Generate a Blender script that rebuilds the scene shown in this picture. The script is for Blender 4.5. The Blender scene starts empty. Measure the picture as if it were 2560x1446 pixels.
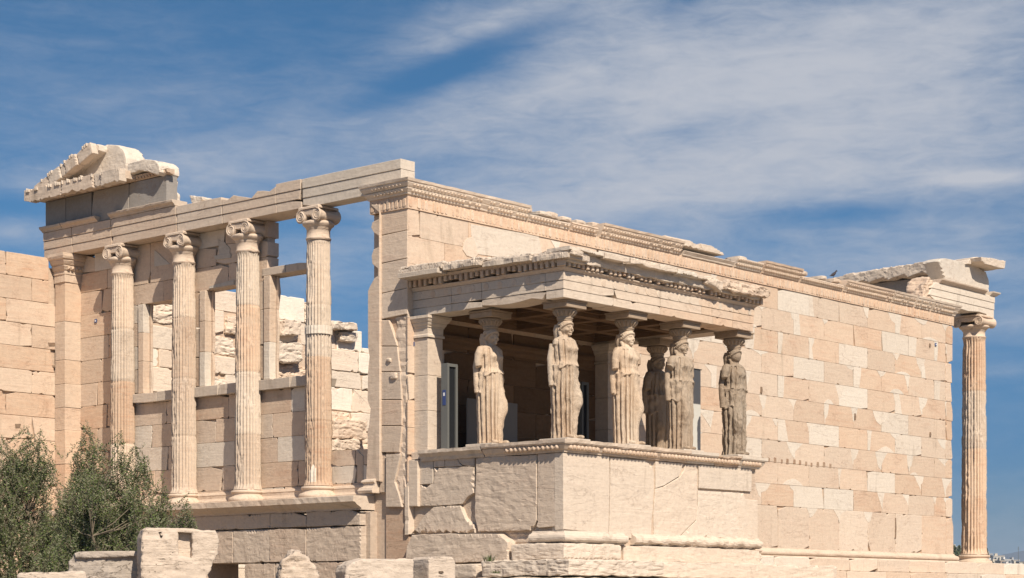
import bpy, bmesh, math, random
from mathutils import Vector, Matrix, noise
random.seed(7)
R = random.Random(11)
SC = bpy.context.scene
COL = SC.collection

# ------------------------------------------------------------------ camera
CAM = (-25.8362, -25.2666, -1.163)
YAW, FOC, V0, U0 = 0.7208, 4878.55, 1501.54, 1280.0
cam = bpy.data.cameras.new('camera')
cam.sensor_width = 36.0
cam.lens = FOC / 2560 * 36.0
cam.shift_y = (V0 - 723.0) / 2560.0
cam.clip_start = 0.5
cam.clip_end = 30000
co = bpy.data.objects.new('camera', cam)
COL.objects.link(co)
co.location = CAM
co.rotation_euler = (math.radians(90), 0, YAW - math.radians(90))
SC.camera = co

# ------------------------------------------------------------------ light
LDIR = Vector((0.50, 1.0, -1.04)).normalized()
TOSUN = -LDIR
sun = bpy.data.lights.new('sun', 'SUN')
sun.energy = 4.9
sun.angle = math.radians(0.5)
sun.color = (1.0, 0.875, 0.72)
so = bpy.data.objects.new('sun', sun)
COL.objects.link(so)
so.rotation_euler = LDIR.to_track_quat('-Z', 'Y').to_euler()
so.location = (0, 0, 60)
SC.view_settings.view_transform = 'Standard'
SC.view_settings.look = 'None'
SC.view_settings.exposure = 0.21
SC.view_settings.gamma = 1.0
SC.cycles.max_bounces = 6
SC.cycles.diffuse_bounces = 2
SC.cycles.transparent_max_bounces = 6


class NT:
    """small node tree writer"""
    def __init__(s, tree):
        s.t = tree
        s.n = tree.nodes
        s.l = tree.links

    def new(s, typ, **kw):
        nd = s.n.new(typ)
        for k, v in kw.items():
            if k == 'ins':
                for i, val in v.items():
                    s.put(nd, i, val)
            else:
                setattr(nd, k, v)
        return nd

    def put(s, nd, i, val):
        sock = nd.inputs[i]
        if isinstance(val, bpy.types.NodeSocket):
            s.l.new(val, sock)
        else:
            sock.default_value = val

    def math(s, op, a, b=0.0, c=0.0, clamp=False):
        nd = s.new('ShaderNodeMath', operation=op, use_clamp=clamp)
        s.put(nd, 0, a)
        s.put(nd, 1, b)
        s.put(nd, 2, c)
        return nd.outputs[0]

    def mix(s, f, a, b, blend='MIX'):
        nd = s.new('ShaderNodeMix', data_type='RGBA', blend_type=blend)
        nd.clamp_factor = True
        s.put(nd, 0, f)
        s.put(nd, 6, a)
        s.put(nd, 7, b)
        return nd.outputs[2]

    def noise(s, vec, scale, detail=4.0, rough=0.55, dist=0.0):
        nd = s.new('ShaderNodeTexNoise')
        s.put(nd, 'Vector', vec)
        s.put(nd, 'Scale', scale)
        s.put(nd, 'Detail', detail)
        s.put(nd, 'Roughness', rough)
        s.put(nd, 'Distortion', dist)
        return nd.outputs[0]

    def mapping(s, vec, scale=(1, 1, 1), loc=(0, 0, 0), rot=(0, 0, 0)):
        nd = s.new('ShaderNodeMapping')
        s.put(nd, 'Vector', vec)
        nd.inputs['Scale'].default_value = scale
        nd.inputs['Location'].default_value = loc
        nd.inputs['Rotation'].default_value = rot
        return nd.outputs[0]

    def ramp(s, f, lo, hi, a=0.0, b=1.0):
        nd = s.new('ShaderNodeMapRange')
        nd.interpolation_type = 'SMOOTHSTEP'
        s.put(nd, 0, f)
        s.put(nd, 1, lo)
        s.put(nd, 2, hi)
        s.put(nd, 3, a)
        s.put(nd, 4, b)
        return nd.outputs[0]


# ------------------------------------------------------------------ sky
W = bpy.data.worlds.new('World')
SC.world = W
W.use_nodes = True
wt = NT(W.node_tree)
for nd in list(wt.n):
    wt.n.remove(nd)
sky = wt.new('ShaderNodeTexSky')
sky.sky_type = 'NISHITA'
sky.sun_disc = False
sky.sun_elevation = math.asin(TOSUN.z)
sky.sun_rotation = math.atan2(TOSUN.x, TOSUN.y)
sky.altitude = 1500
sky.air_density = 1.0
sky.dust_density = 0.25
sky.ozone_density = 3.0
geo = wt.new('ShaderNodeTexCoord')
sep = wt.new('ShaderNodeSeparateXYZ')
wt.l.new(geo.outputs['Generated'], sep.inputs[0])
dx, dy, dz = sep.outputs[0], sep.outputs[1], sep.outputs[2]
# azimuth relative to the view towards the north east, and elevation, both in degrees
az = wt.math('MULTIPLY', wt.math('ARCTAN2', dx, dy), 57.2958)          # clockwise from north
el = wt.math('MULTIPLY', wt.math('ARCSINE', dz), 57.2958)
AZC = 90 - math.degrees(YAW)


def blob(a, e, ra, re, tilt=0.0):
    """soft elliptical bank of cloud centred at azimuth a and elevation e (degrees)"""
    ct, st = math.cos(math.radians(tilt)), math.sin(math.radians(tilt))
    A = wt.math('SUBTRACT', az, AZC + a)
    E_ = wt.math('SUBTRACT', el, e)
    p = wt.math('ADD', wt.math('MULTIPLY', A, ct), wt.math('MULTIPLY', E_, st))
    q = wt.math('SUBTRACT', wt.math('MULTIPLY', E_, ct), wt.math('MULTIPLY', A, st))
    p = wt.math('DIVIDE', p, ra)
    q = wt.math('DIVIDE', q, re)
    d = wt.math('ADD', wt.math('MULTIPLY', p, p), wt.math('MULTIPLY', q, q))
    return wt.math('EXPONENT', wt.math('MULTIPLY', d, -1.0))


cv = wt.new('ShaderNodeCombineXYZ')
wt.l.new(az, cv.inputs[0])
wt.l.new(el, cv.inputs[1])
cvec = cv.outputs[0]
# cirrus: fibres drawn out along a slanting wind, thicker banks where the list below says
m1 = wt.mapping(cvec, (0.09, 0.36, 1), (3.1, 1.7, 0), (0, 0, math.radians(-17)))
m2 = wt.mapping(cvec, (0.22, 1.05, 1), (1.2, 4.7, 2), (0, 0, math.radians(-20)))
m3 = wt.mapping(cvec, (0.55, 2.0, 1), (5.2, 0.7, 4), (0, 0, math.radians(-27)))
m4 = wt.mapping(cvec, (0.50, 0.80, 1), (2.2, 8.7, 4), (0, 0, math.radians(20)))
n1 = wt.noise(m1, 1.0, 6, 0.55, 0.8)
n2 = wt.noise(m2, 1.0, 7, 0.6, 1.0)
n3 = wt.noise(m3, 1.3, 8, 0.68, 0.7)
n4 = wt.noise(m4, 1.0, 5, 0.6, 0.4)


def sb(u, v, ru, rv, tilt, w):
    d_ = 57.2958 / FOC
    return ((u - U0) * d_, (V0 - v) * d_, ru * d_, rv * d_, tilt, w)


SKY_BLOBS = [sb(2150, 320, 680, 360, 0, .52), sb(1500, 250, 420, 160, 12, .16), sb(1500, 420, 620, 170, 14, .26), sb(1180, 110, 230, 38, 22, .34), sb(1120, 70, 170, 34, 28, .18), sb(1500, 60, 330, 70, 10, .22), sb(800, 12, 330, 28, 4, .16),
             sb(1250, 290, 420, 60, 20, .18), sb(2350, 120, 380, 110, 8, .16), sb(1720, 40, 110, 30, 14, -.30), sb(1130, 200, 260, 36, 22, -.34), sb(1790, 345, 150, 36, 6, -.34),
             sb(2120, 560, 220, 34, 0, -.34), sb(330, 480, 420, 80, 4, .30), sb(700, 380, 420, 60, 12, .16), sb(250, 300, 420, 50, 10, .10), sb(60, 552, 110, 26, 0, -.36), sb(60, 620, 160, 28, 0, .26),
             sb(760, 690, 170, 60, 0, .22), sb(760, 580, 150, 26, 0, -.25), sb(420, 50, 500, 50, 0, -.12), sb(550, 190, 420, 60, 12, -.08), sb(2400, 690, 260, 40, 0, .15),
             sb(2500, 830, 110, 26, 0, .25), sb(2500, 945, 110, 22, 0, .18), sb(2500, 1330, 200, 60, 0, .10), sb(2500, 1080, 300, 160, 0, -.10), sb(1400, 520, 600, 70, 6, .16), sb(1850, 480, 500, 60, 4, .12)]
base = 0.12
for a_, e_, ra_, re_, t_, w_ in SKY_BLOBS:
    base = wt.math('ADD', wt.math('MULTIPLY', blob(a_, e_, ra_, re_, t_), w_), base)
streak = wt.math('ADD', wt.math('MULTIPLY', wt.math('SUBTRACT', n1, 0.5), 0.70),
                 wt.math('MULTIPLY', wt.math('SUBTRACT', n2, 0.5), 0.66))
streak = wt.math('ADD', streak, wt.math('MULTIPLY', wt.math('SUBTRACT', n3, 0.5), 0.68))
streak = wt.math('ADD', streak, wt.math('MULTIPLY', wt.math('SUBTRACT', n4, 0.5), 0.35))
amp_ = wt.math('ADD', 0.42, wt.math('MULTIPLY', base, 0.55))
dens = wt.math('ADD', base, wt.math('MULTIPLY', streak, amp_))
dens = wt.ramp(dens, -0.08, 0.98)
lens_ = wt.math('MULTIPLY', blob(13.6, 11.9, 1.7, 0.22, -2), 0.55)
dens = wt.math('MINIMUM', wt.math('ADD', wt.math('MULTIPLY', dens, 0.95), lens_), 0.97)
tone = wt.new('ShaderNodeValToRGB')      # clear dark air low down, as after a windy night
wt.l.new(wt.math('DIVIDE', el, 90.0), tone.inputs[0])
cr = tone.color_ramp
cr.elements[0].position, cr.elements[0].color = 0.0, (.27, .30, .34, 1)
cr.elements[1].position, cr.elements[1].color = .24, (.32, .61, .71, 1)
for pos, c_ in ((.045, (.15, .33, .51, 1)), (.11, (.26, .52, .66, 1))):
    e_ = cr.elements.new(pos)
    e_.color = c_
skyc = wt.mix(1.0, sky.outputs[0], tone.outputs[0], 'MULTIPLY')
cloudc = wt.new('ShaderNodeRGB')
cloudc.outputs[0].default_value = (5.2, 5.4, 5.95, 1)
allsky = wt.mix(dens, skyc, cloudc.outputs[0])
bg = wt.new('ShaderNodeBackground')
wt.l.new(allsky, bg.inputs[0])
bg.inputs[1].default_value = 0.090
wo = wt.new('ShaderNodeOutputWorld')
wt.l.new(bg.outputs[0], wo.inputs[0])


# ------------------------------------------------------------------ survey helpers
# a sight line of the photograph met with a real plane gives the point's true place
FW = Vector((math.cos(YAW), math.sin(YAW), 0))
RT = Vector((math.sin(YAW), -math.cos(YAW), 0))


def sight(u, v):
    return FW + RT * ((u - U0) / FOC) + Vector((0, 0, -(v - V0) / FOC))


def on_x(u, v, x):
    d = sight(u, v)
    p = Vector(CAM) + d * ((x - CAM[0]) / d.x)
    return (p.y, p.z)


def on_y(u, v, y):
    d = sight(u, v)
    p = Vector(CAM) + d * ((y - CAM[1]) / d.y)
    return (p.x, p.z)


def at_depth(u, v, dep):
    return Vector(CAM) + sight(u, v) * dep


# ------------------------------------------------------------------ object helpers
def fr_south(y):          # a = x, b = z, c = distance out of the face (towards -y)
    return lambda a, b, c: (a, y - c, b)


def fr_west(x):           # a = y, b = z, c = distance out of the face (towards -x)
    return lambda a, b, c: (x - c, a, b)


def fz(p, s=1.0, o=4):
    return noise.fractal(Vector(p) * s, 0.9, 2.1, o)


class MB:
    def __init__(s):
        s.v, s.f, s.t, s.sm = [], [], [], []

    def add(s, vs, fs, tint, smooth=False):
        o = len(s.v)
        s.v += [tuple(p) for p in vs]
        if isinstance(tint, list):
            s.t += tint
        else:
            s.t += [tint] * len(vs)
        for f in fs:
            s.f.append([i + o for i in f])
            s.sm.append(smooth)

    def box(s, x0, x1, y0, y1, z0, z1, tint=(.6, .5, 0), bev=0.006):
        P = [(x0, y0), (x1, y0), (x1, y1), (x0, y1)]
        s.prism(P, lambda a, b, c: (a, b, c), z1, z0, bev, tint)

    def prism(s, poly, F, c0, c1, bev=0.008, tint=(.6, .5, 0), smooth=False):
        n = len(poly)
        area = sum(poly[i][0] * poly[(i + 1) % n][1] - poly[(i + 1) % n][0] * poly[i][1] for i in range(n))
        if area < 0:
            poly = poly[::-1]
        ins = []
        for i in range(n):
            p0, p1, p2 = Vector(poly[i - 1]), Vector(poly[i]), Vector(poly[(i + 1) % n])
            d1 = (p1 - p0).normalized()
            d2 = (p2 - p1).normalized()
            nn = Vector((-d1.y - d2.y, d1.x + d2.x))
            if nn.length < 1e-4:
                nn = Vector((-d1.y, d1.x))
            nn.normalize()
            k = max(0.5, nn.dot(Vector((-d1.y, d1.x))))
            ins.append(p1 + nn * (bev / k))
        sg = 1 if c0 > c1 else -1
        vs = [F(p[0], p[1], c1) for p in poly] + [F(p[0], p[1], c0 - sg * bev) for p in poly] + \
             [F(p[0], p[1], c0) for p in ins]
        fs = []
        for i in range(n):
            j = (i + 1) % n
            fs.append([i, j, n + j, n + i])
            fs.append([n + i, n + j, 2 * n + j, 2 * n + i])
        fs.append([2 * n + i for i in range(n)])
        fs.append([i for i in range(n)][::-1])
        s.add(vs, fs, tint, smooth)

    def loft(s, rings, tint, smooth=True, cap=True, closed=True):
        n = len(rings[0])
        vs = [p for r in rings for p in r]
        fs = []
        for k in range(len(rings) - 1):
            for i in range(n if closed else n - 1):
                j = (i + 1) % n
                fs.append([k * n + i, k * n + j, (k + 1) * n + j, (k + 1) * n + i])
        s.add(vs, fs, tint, smooth)
        if cap and closed:
            s.add(rings[0], [list(range(n))[::-1]], tint if not isinstance(tint, list) else tint[:n])
            s.add(rings[-1], [list(range(n))], tint if not isinstance(tint, list) else tint[-n:])

    def lathe(s, prof, c, n=24, tint=(.6, .5, 0), a0=0.0, a1=None, smooth=True):
        full = a1 is None
        a1 = a0 + 2 * math.pi if full else a1
        rings = []
        for r, z in prof:
            m = n if full else n + 1
            rings.append([(c[0] + r * math.cos(a0 + (a1 - a0) * i / n), c[1] + r * math.sin(a0 + (a1 - a0) * i / n),
                           c[2] + z) for i in range(m)])
        s.loft(rings, tint, smooth, cap=full, closed=full)

    def sweep(s, prof, path, tint, smooth=False, jit=0.0, step=None):
        """moulding: prof = (out, z) pairs, path = plan points walked with the outside on the right"""
        P = [Vector(p) for p in path]
        if step:
            Q = []
            for a, b in zip(P[:-1], P[1:]):
                m = max(1, int((b - a).length / step))
                Q += [a.lerp(b, k / m) for k in range(m)]
            P = Q + [P[-1]]
        rings = []
        for i, p in enumerate(P):
            d1 = (p - P[i - 1]).normalized() if i > 0 else (P[1] - p).normalized()
            d2 = (P[i + 1] - p).normalized() if i < len(P) - 1 else d1
            n1_ = Vector((d1.y, -d1.x))
            n2_ = Vector((d2.y, -d2.x))
            m = n1_ + n2_
            m = m / max(0.4, m.dot(n1_)) if m.length > 1e-4 else n1_
            ring = []
            for o, z in prof:
                j = jit * fz((p.x + o, p.y + z, z), 7, 3) if jit else 0
                q = p + m * (o + j * (1 if o > 0.01 else 0))
                ring.append((q.x, q.y, z + (jit * 0.6 * fz((p.y, p.x + o, z + 9), 6, 3) if jit and o > 0.01 else 0)))
            rings.append(ring)
        s.loft(rings, tint, smooth, cap=True, closed=True)

    def rough(s, poly, F, c0, c1, edge=0.08, amp=0.02, sc=3.0, tint=(.6, .5, 0), sm=2, seed=0.0, smooth=False, keep=1.0):
        """a block with broken, worn faces"""
        t = MB()
        t.prism(poly, F, c0, c1, min(0.02, amp), tint)
        bm = bmesh.new()
        bv = [bm.verts.new(p) for p in t.v]
        for f in t.f:
            try:
                bm.faces.new([bv[i] for i in f])
            except ValueError:
                pass
        bmesh.ops.remove_doubles(bm, verts=bm.verts, dist=1e-4)
        bmesh.ops.triangulate(bm, faces=bm.faces)
        for _ in range(9):
            es = [e for e in bm.edges if e.calc_length() > edge * 1.35]
            if not es:
                break
            bmesh.ops.subdivide_edges(bm, edges=es, cuts=1)
            bmesh.ops.triangulate(bm, faces=bm.faces)
            if _ in (2, 4, 6):
                bmesh.ops.beautify_fill(bm, faces=bm.faces, edges=bm.edges)
        for _ in range(sm):
            bmesh.ops.smooth_vert(bm, verts=bm.verts, factor=0.5, use_axis_x=True, use_axis_y=True, use_axis_z=True)
        bmesh.ops.recalc_face_normals(bm, faces=bm.faces)
        bm.normal_update()
        for v in bm.verts:
            p = v.co
            d = fz((p.x + seed, p.y - seed, p.z), sc, 4) + 0.5 * fz((p.x - seed, p.y, p.z + 5), sc * 3.1, 3)
            rdg = abs(noise.noise(Vector((p.x * 1.1, p.y * 1.1, p.z * 5 + seed)) * sc * 0.8))
            v.co = p + v.normal * amp * (d * 0.8 - 0.6 * max(0, 0.25 - rdg) * 4 * keep)
        bm.verts.index_update()
        vs = [v.co.copy() for v in bm.verts]
        fs = [[v.index for v in f.verts] for f in bm.faces]
        bm.free()
        s.add(vs, fs, tint, smooth)

    def build(s, name, mat, parent=None, loc=None, recalc=True):
        me = bpy.data.meshes.new(name)
        me.from_pydata(s.v, [], s.f)
        ca = me.color_attributes.new('tint', 'FLOAT_COLOR', 'POINT')
        flat = []
        for t in s.t:
            flat += [t[0], t[1], t[2], 1.0]
        ca.data.foreach_set('color', flat)
        me.polygons.foreach_set('use_smooth', s.sm)
        me.update()
        if recalc:
            bm = bmesh.new()
            bm.from_mesh(me)
            bmesh.ops.recalc_face_normals(bm, faces=bm.faces)
            bm.to_mesh(me)
            bm.free()
        me.materials.append(mat)
        ob = bpy.data.objects.new(name, me)
        COL.objects.link(ob)
        if parent:
            ob.parent = parent
        if loc is not None:
            ob.location = loc
        return ob


def tag(o, label=None, cat=None, group=None, kind=None):
    for k, v in (('label', label), ('category', cat), ('group', group), ('kind', kind)):
        if v:
            o[k] = v
    return o


def empty(name, label, cat, loc=(0, 0, 0), group=None):
    o = bpy.data.objects.new(name, None)
    o.empty_display_size = 0.3
    COL.objects.link(o)
    o.location = loc
    return tag(o, label, cat, group)


# ------------------------------------------------------------------ materials
def principled(nt, col, rough=0.8, bump=None, spec=0.2):
    b = nt.new('ShaderNodeBsdfPrincipled')
    nt.put(b, 'Base Color', col)
    nt.put(b, 'Roughness', rough)
    b.inputs['Specular IOR Level'].default_value = spec
    if bump is not None:
        nt.l.new(bump, b.inputs['Normal'])
    o = nt.new('ShaderNodeOutputMaterial')
    nt.l.new(b.outputs[0], o.inputs[0])
    return b


def newmat(name):
    m = bpy.data.materials.new(name)
    m.use_nodes = True
    nt = NT(m.node_tree)
    for nd in list(nt.n):
        nt.n.remove(nd)
    return m, nt


def stone(name, white=(.665, .60, .518), cream=(.636, .473, .345), orange=(.55, .315, .20), grey=(.25, .245, .235),
          vein=1.0, stain=0.4, bump=0.4, pit=0.25, crack=0.3, dark=(.20, .15, .10)):
    m, nt = newmat(name)
    tc = nt.new('ShaderNodeTexCoord')
    P = tc.outputs['Object']
    at = nt.new('ShaderNodeVertexColor', layer_name='tint')
    sp = nt.new('ShaderNodeSeparateColor')
    nt.l.new(at.outputs[0], sp.inputs[0])
    pat, bri, gre = sp.outputs[0], sp.outputs[1], sp.outputs[2]
    # each block takes its own slice of the veining
    off = nt.new('ShaderNodeCombineXYZ')
    nt.put(off, 0, nt.math('MULTIPLY', bri, 37.0))
    nt.put(off, 2, nt.math('MULTIPLY', pat, 23.0))
    add = nt.new('ShaderNodeVectorMath', operation='ADD')
    nt.l.new(P, add.inputs[0])
    nt.l.new(off.outputs[0], add.inputs[1])
    Q = add.outputs[0]
    nv = nt.noise(nt.mapping(Q, (0.9, 0.9, 7.0), rot=(0.05, 0.07, 0)), 1.3, 6, 0.62, 1.3)
    nb = nt.noise(Q, 1.1, 4, 0.6, 0.4)
    nf = nt.noise(P, 14.0, 5, 0.6)
    ns = nt.noise(nt.mapping(P, (2.2, 2.2, 0.5)), 1.0, 5, 0.65, 0.6)
    veins = nt.ramp(nv, 0.47, 0.74)
    blot = nt.ramp(nb, 0.40, 0.75)
    f_or = nt.math('MULTIPLY', nt.math('ADD', nt.math('MULTIPLY', veins, 0.55 * vein), nt.math('MULTIPLY', blot, 0.38)), pat)
    patc = nt.mix(f_or, cream + (1,), orange + (1,))
    col = nt.mix(nt.math('MULTIPLY', pat, 1.0, clamp=True), white + (1,), patc)
    col = nt.mix(gre, col, nt.mix(nb, tuple(c * 0.8 for c in grey) + (1,), tuple(c * 1.25 for c in grey) + (1,)))
    # soot and rain streaks
    st = nt.math('MULTIPLY', nt.ramp(ns, 0.56, 0.78), stain)
    col = nt.mix(st, col, dark + (1,))
    # fine cracks lying in the bedding of the stone
    nc = nt.noise(nt.mapping(Q, (0.8, 0.8, 2.6), loc=(7, 3, 1)), 1.15, 7, 0.62, 0.7)
    ck = nt.math('ABSOLUTE', nt.math('SUBTRACT', nc, 0.5))
    ckm = nt.math('MULTIPLY', nt.ramp(ck, 0.008, 0.001), nt.ramp(nb, 0.46, 0.60))
    col = nt.mix(nt.math('MULTIPLY', ckm, crack), col, tuple(c * 0.55 for c in orange) + (1,))
    # pits
    vo = nt.new('ShaderNodeTexVoronoi')
    nt.put(vo, 'Vector', P)
    nt.put(vo, 'Scale', 22.0)
    pitm = nt.math('MULTIPLY', nt.ramp(vo.outputs[0], 0.22, 0.05), nt.ramp(nt.noise(P, 2.3, 3), 0.5, 0.68))
    col = nt.mix(nt.math('MULTIPLY', pitm, pit), col, dark + (1,))
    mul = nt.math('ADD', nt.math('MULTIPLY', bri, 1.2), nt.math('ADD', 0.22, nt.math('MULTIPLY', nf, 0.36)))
    vv = nt.new('ShaderNodeVectorMath', operation='SCALE')
    nt.l.new(col, vv.inputs[0])
    nt.l.new(mul, vv.inputs['Scale'])
    hgt = nt.math('ADD', nt.math('MULTIPLY', nf, 0.35), nt.math('MULTIPLY', nv, 0.7))
    hgt = nt.math('ADD', hgt, nt.math('MULTIPLY', nt.noise(P, 4.0, 6, 0.65), 0.9))
    hgt = nt.math('SUBTRACT', hgt, nt.math('MULTIPLY', ckm, 0.35))
    hgt = nt.math('SUBTRACT', hgt, nt.math('MULTIPLY', pitm, 0.6 * pit))
    bp = nt.new('ShaderNodeBump')
    bp.inputs['Strength'].default_value = bump
    bp.inputs['Distance'].default_value = 0.035
    nt.l.new(hgt, bp.inputs['Height'])
    principled(nt, vv.outputs[0], 0.85, bp.outputs[0], 0.15)
    return m


M_MARBLE = stone('weathered_marble')
M_SOOT_SHADE = stone('soot_shade_marble', white=(.24, .17, .115), cream=(.20, .125, .072), orange=(.15, .085, .042), stain=.6, bump=.4)  # sooty stone, colour darkened further to carry the shade inside the porch
M_SHAFT = stone('fluted_marble', vein=0.9, stain=0.6, bump=0.4, crack=0.35, pit=0.2)
M_ROUGH = stone('broken_marble', bump=0.5, pit=0.35, crack=0.14, stain=0.4)
M_STATUE = stone('statue_marble', white=(.61, .51, .405), cream=(.51, .38, .27), orange=(.38, .235, .135), vein=0.5, stain=0.75,
                 bump=0.6, crack=0.2, dark=(.15, .115, .08))
M_FIELD = stone('field_limestone', white=(.62, .535, .455), cream=(.55, .435, .335), orange=(.44, .29, .18), vein=0.7, bump=0.9,
                pit=0.9, crack=0.35, stain=0.45)
M_GREY = stone('grey_limestone', grey=(.28, .265, .25), bump=0.3, pit=0.3, crack=0.4, stain=0.25)


def plain(name, col, rough=0.6, var=0.15, scale=6.0, bump=0.0):
    m, nt = newmat(name)
    tc = nt.new('ShaderNodeTexCoord')
    n = nt.noise(tc.outputs['Object'], scale, 5, 0.6)
    c = nt.mix(n, tuple(x * (1 - var) for x in col) + (1,), tuple(min(1, x * (1 + var)) for x in col) + (1,))
    b = None
    if bump:
        bp = nt.new('ShaderNodeBump')
        bp.inputs['Strength'].default_value = bump
        bp.inputs['Distance'].default_value = 0.05
        nt.l.new(n, bp.inputs['Height'])
        b = bp.outputs[0]
    principled(nt, c, rough, b)
    return m


# ================================================================== SETTING
def ground():
    vs, fs = [], []
    n = 96
    rad = [0.0, 4, 8, 12, 16, 20, 26, 34, 44, 60, 90, 130, 200, 320, 600, 1200, 2500, 6000]
    for i, r in enumerate(rad):
        for k in range(n):
            a = 2 * math.pi * k / n
            x, y = -8 + r * math.cos(a), -8 + r * math.sin(a)
            z = -2.75 + 0.12 * fz((x, y, 0), 0.12, 4) if r < 100 else -2.9 - min(60, (r - 100) * 0.05)
            vs.append((x, y, z))
    for i in range(len(rad) - 1):
        for k in range(n):
            j = (k + 1) % n
            fs.append([i * n + k, i * n + j, (i + 1) * n + j, (i + 1) * n + k])
    mb = MB()
    mb.add(vs, fs, (.5, .5, 0), True)
    m, nt = newmat('dry_ground')
    tc = nt.new('ShaderNodeTexCoord')
    a = nt.noise(tc.outputs['Object'], 0.35, 6, 0.6)
    b = nt.noise(tc.outputs['Object'], 3.0, 5, 0.65)
    c = nt.mix(a, (.20, .165, .12, 1), (.30, .25, .19, 1))
    c = nt.mix(nt.ramp(b, .5, .75), c, (.18, .155, .11, 1))
    bp = nt.new('ShaderNodeBump')
    bp.inputs['Strength'].default_value = 0.8
    nt.l.new(b, bp.inputs['Height'])
    principled(nt, c, 0.95, bp.outputs[0])
    return tag(mb.build('ground', m), kind='structure')


ground()


# ================================================================== TEMPLE
temple = empty('temple', 'ruined ancient marble temple with fluted columns and a long pale block wall', 'temple')
ROW = 0.506
ZT = 6.09            # top of the south wall below its carved crown


def rnd_tint(pale=False, lo=0.55, hi=1.0, g=0.0):
    if pale:
        return (R.uniform(0.0, 0.18), R.uniform(0.50, 0.58), g)
    return (R.uniform(lo, hi), R.uniform(0.455, 0.555), g)


def worn_rect(a0, a1, b0, b1, jit=0.003, chip=0.35, gap=0.0009, notch=0.3, big=1.0):
    """outline of an ashlar block with knocked corners and nibbled edges"""
    a0, a1, b0, b1 = a0 + gap, a1 - gap, b0 + gap, b1 - gap
    L, H = a1 - a0, b1 - b0
    pts = []
    cs = [(a0, b0), (a1, b0), (a1, b1), (a0, b1)]
    for i in range(4):
        p, q = Vector(cs[i]), Vector(cs[(i + 1) % 4])
        d = (q - p)
        ln = d.length
        d = d / ln
        nn = Vector((-d.y, d.x))
        # knocked corner at p
        if R.random() < chip:
            w = min(R.uniform(.02, .10) * big, ln * .3)
            pts.append(p + d * w + nn * .002)
        else:
            pts.append(p + (d + nn) * .004)
        m = max(1, int(ln / 0.28))
        for k in range(1, m):
            t = k / m + R.uniform(-.25, .25) / m
            pts.append(p + d * (ln * t) + nn * abs(R.gauss(0, jit)))
        if R.random() < notch and ln > 0.4:
            t = R.uniform(.15, .8)
            w = R.uniform(.03, .11) * big
            dp = R.uniform(.012, .04) * big
            pts_n = [p + d * (ln * t - w) + nn * .002, p + d * (ln * t) + nn * dp, p + d * (ln * t + w * .7) + nn * .004]
            tt = [((x - p).dot(d)) for x in pts]
            base = [x for x in pts if abs((x - p).dot(nn)) < 0.08 and 0 <= (x - p).dot(d) < ln * t - w]
            # keep order along this side
            side = [x for x in pts[-(m):] if (x - p).dot(d) < ln * t - w and abs((x - p).dot(nn)) < .06]
            rest = [x for x in pts[-(m):] if (x - p).dot(d) > ln * t + w * .7 and abs((x - p).dot(nn)) < .06]
            pts = pts[:len(pts) - m] if m <= len(pts) else []
            pts += side + pts_n + rest
        if R.random() < chip:
            w = min(R.uniform(.01, .06) * big, ln * .3)
            pts.append(q - d * w + nn * .002)
    # drop near duplicates
    out = []
    for p in pts:
        if not out or (p - out[-1]).length > .004:
            out.append(p)
    return [tuple(p) for p in out]


def vpatch(xc, zt, w, h):
    """pale new marble let into the knocked corners either side of a joint"""
    w1, w2 = w * R.uniform(.15, 1.25), w * R.uniform(.15, 1.25)
    h1, h2 = h * R.uniform(.7, 1.1), h * R.uniform(.35, 1.0)
    p1, p2 = R.choice((.45, .6, 1.0, 1.5)), R.choice((.45, .6, 1.0, 1.5))
    L = []
    for t in (.2, .4, .6, .8):
        L.append((xc - w1 * (1 - t) ** p1 + R.uniform(-.012, .012), zt - h1 * t))
    Q = []
    for t in (.8, .6, .4, .2):
        Q.append((xc + w2 * (1 - t) ** p2 + R.uniform(-.012, .012) + .02, zt - h2 * t))
    return [(xc - w1, zt)] + L + [(xc - .008, zt - h1), (xc + .012, zt - max(h2, h1 * .93))] + ([(xc + .014, zt - h2)] if h2 < h1 * .9 else []) + Q + [(xc + w2 + .02, zt)]


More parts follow.
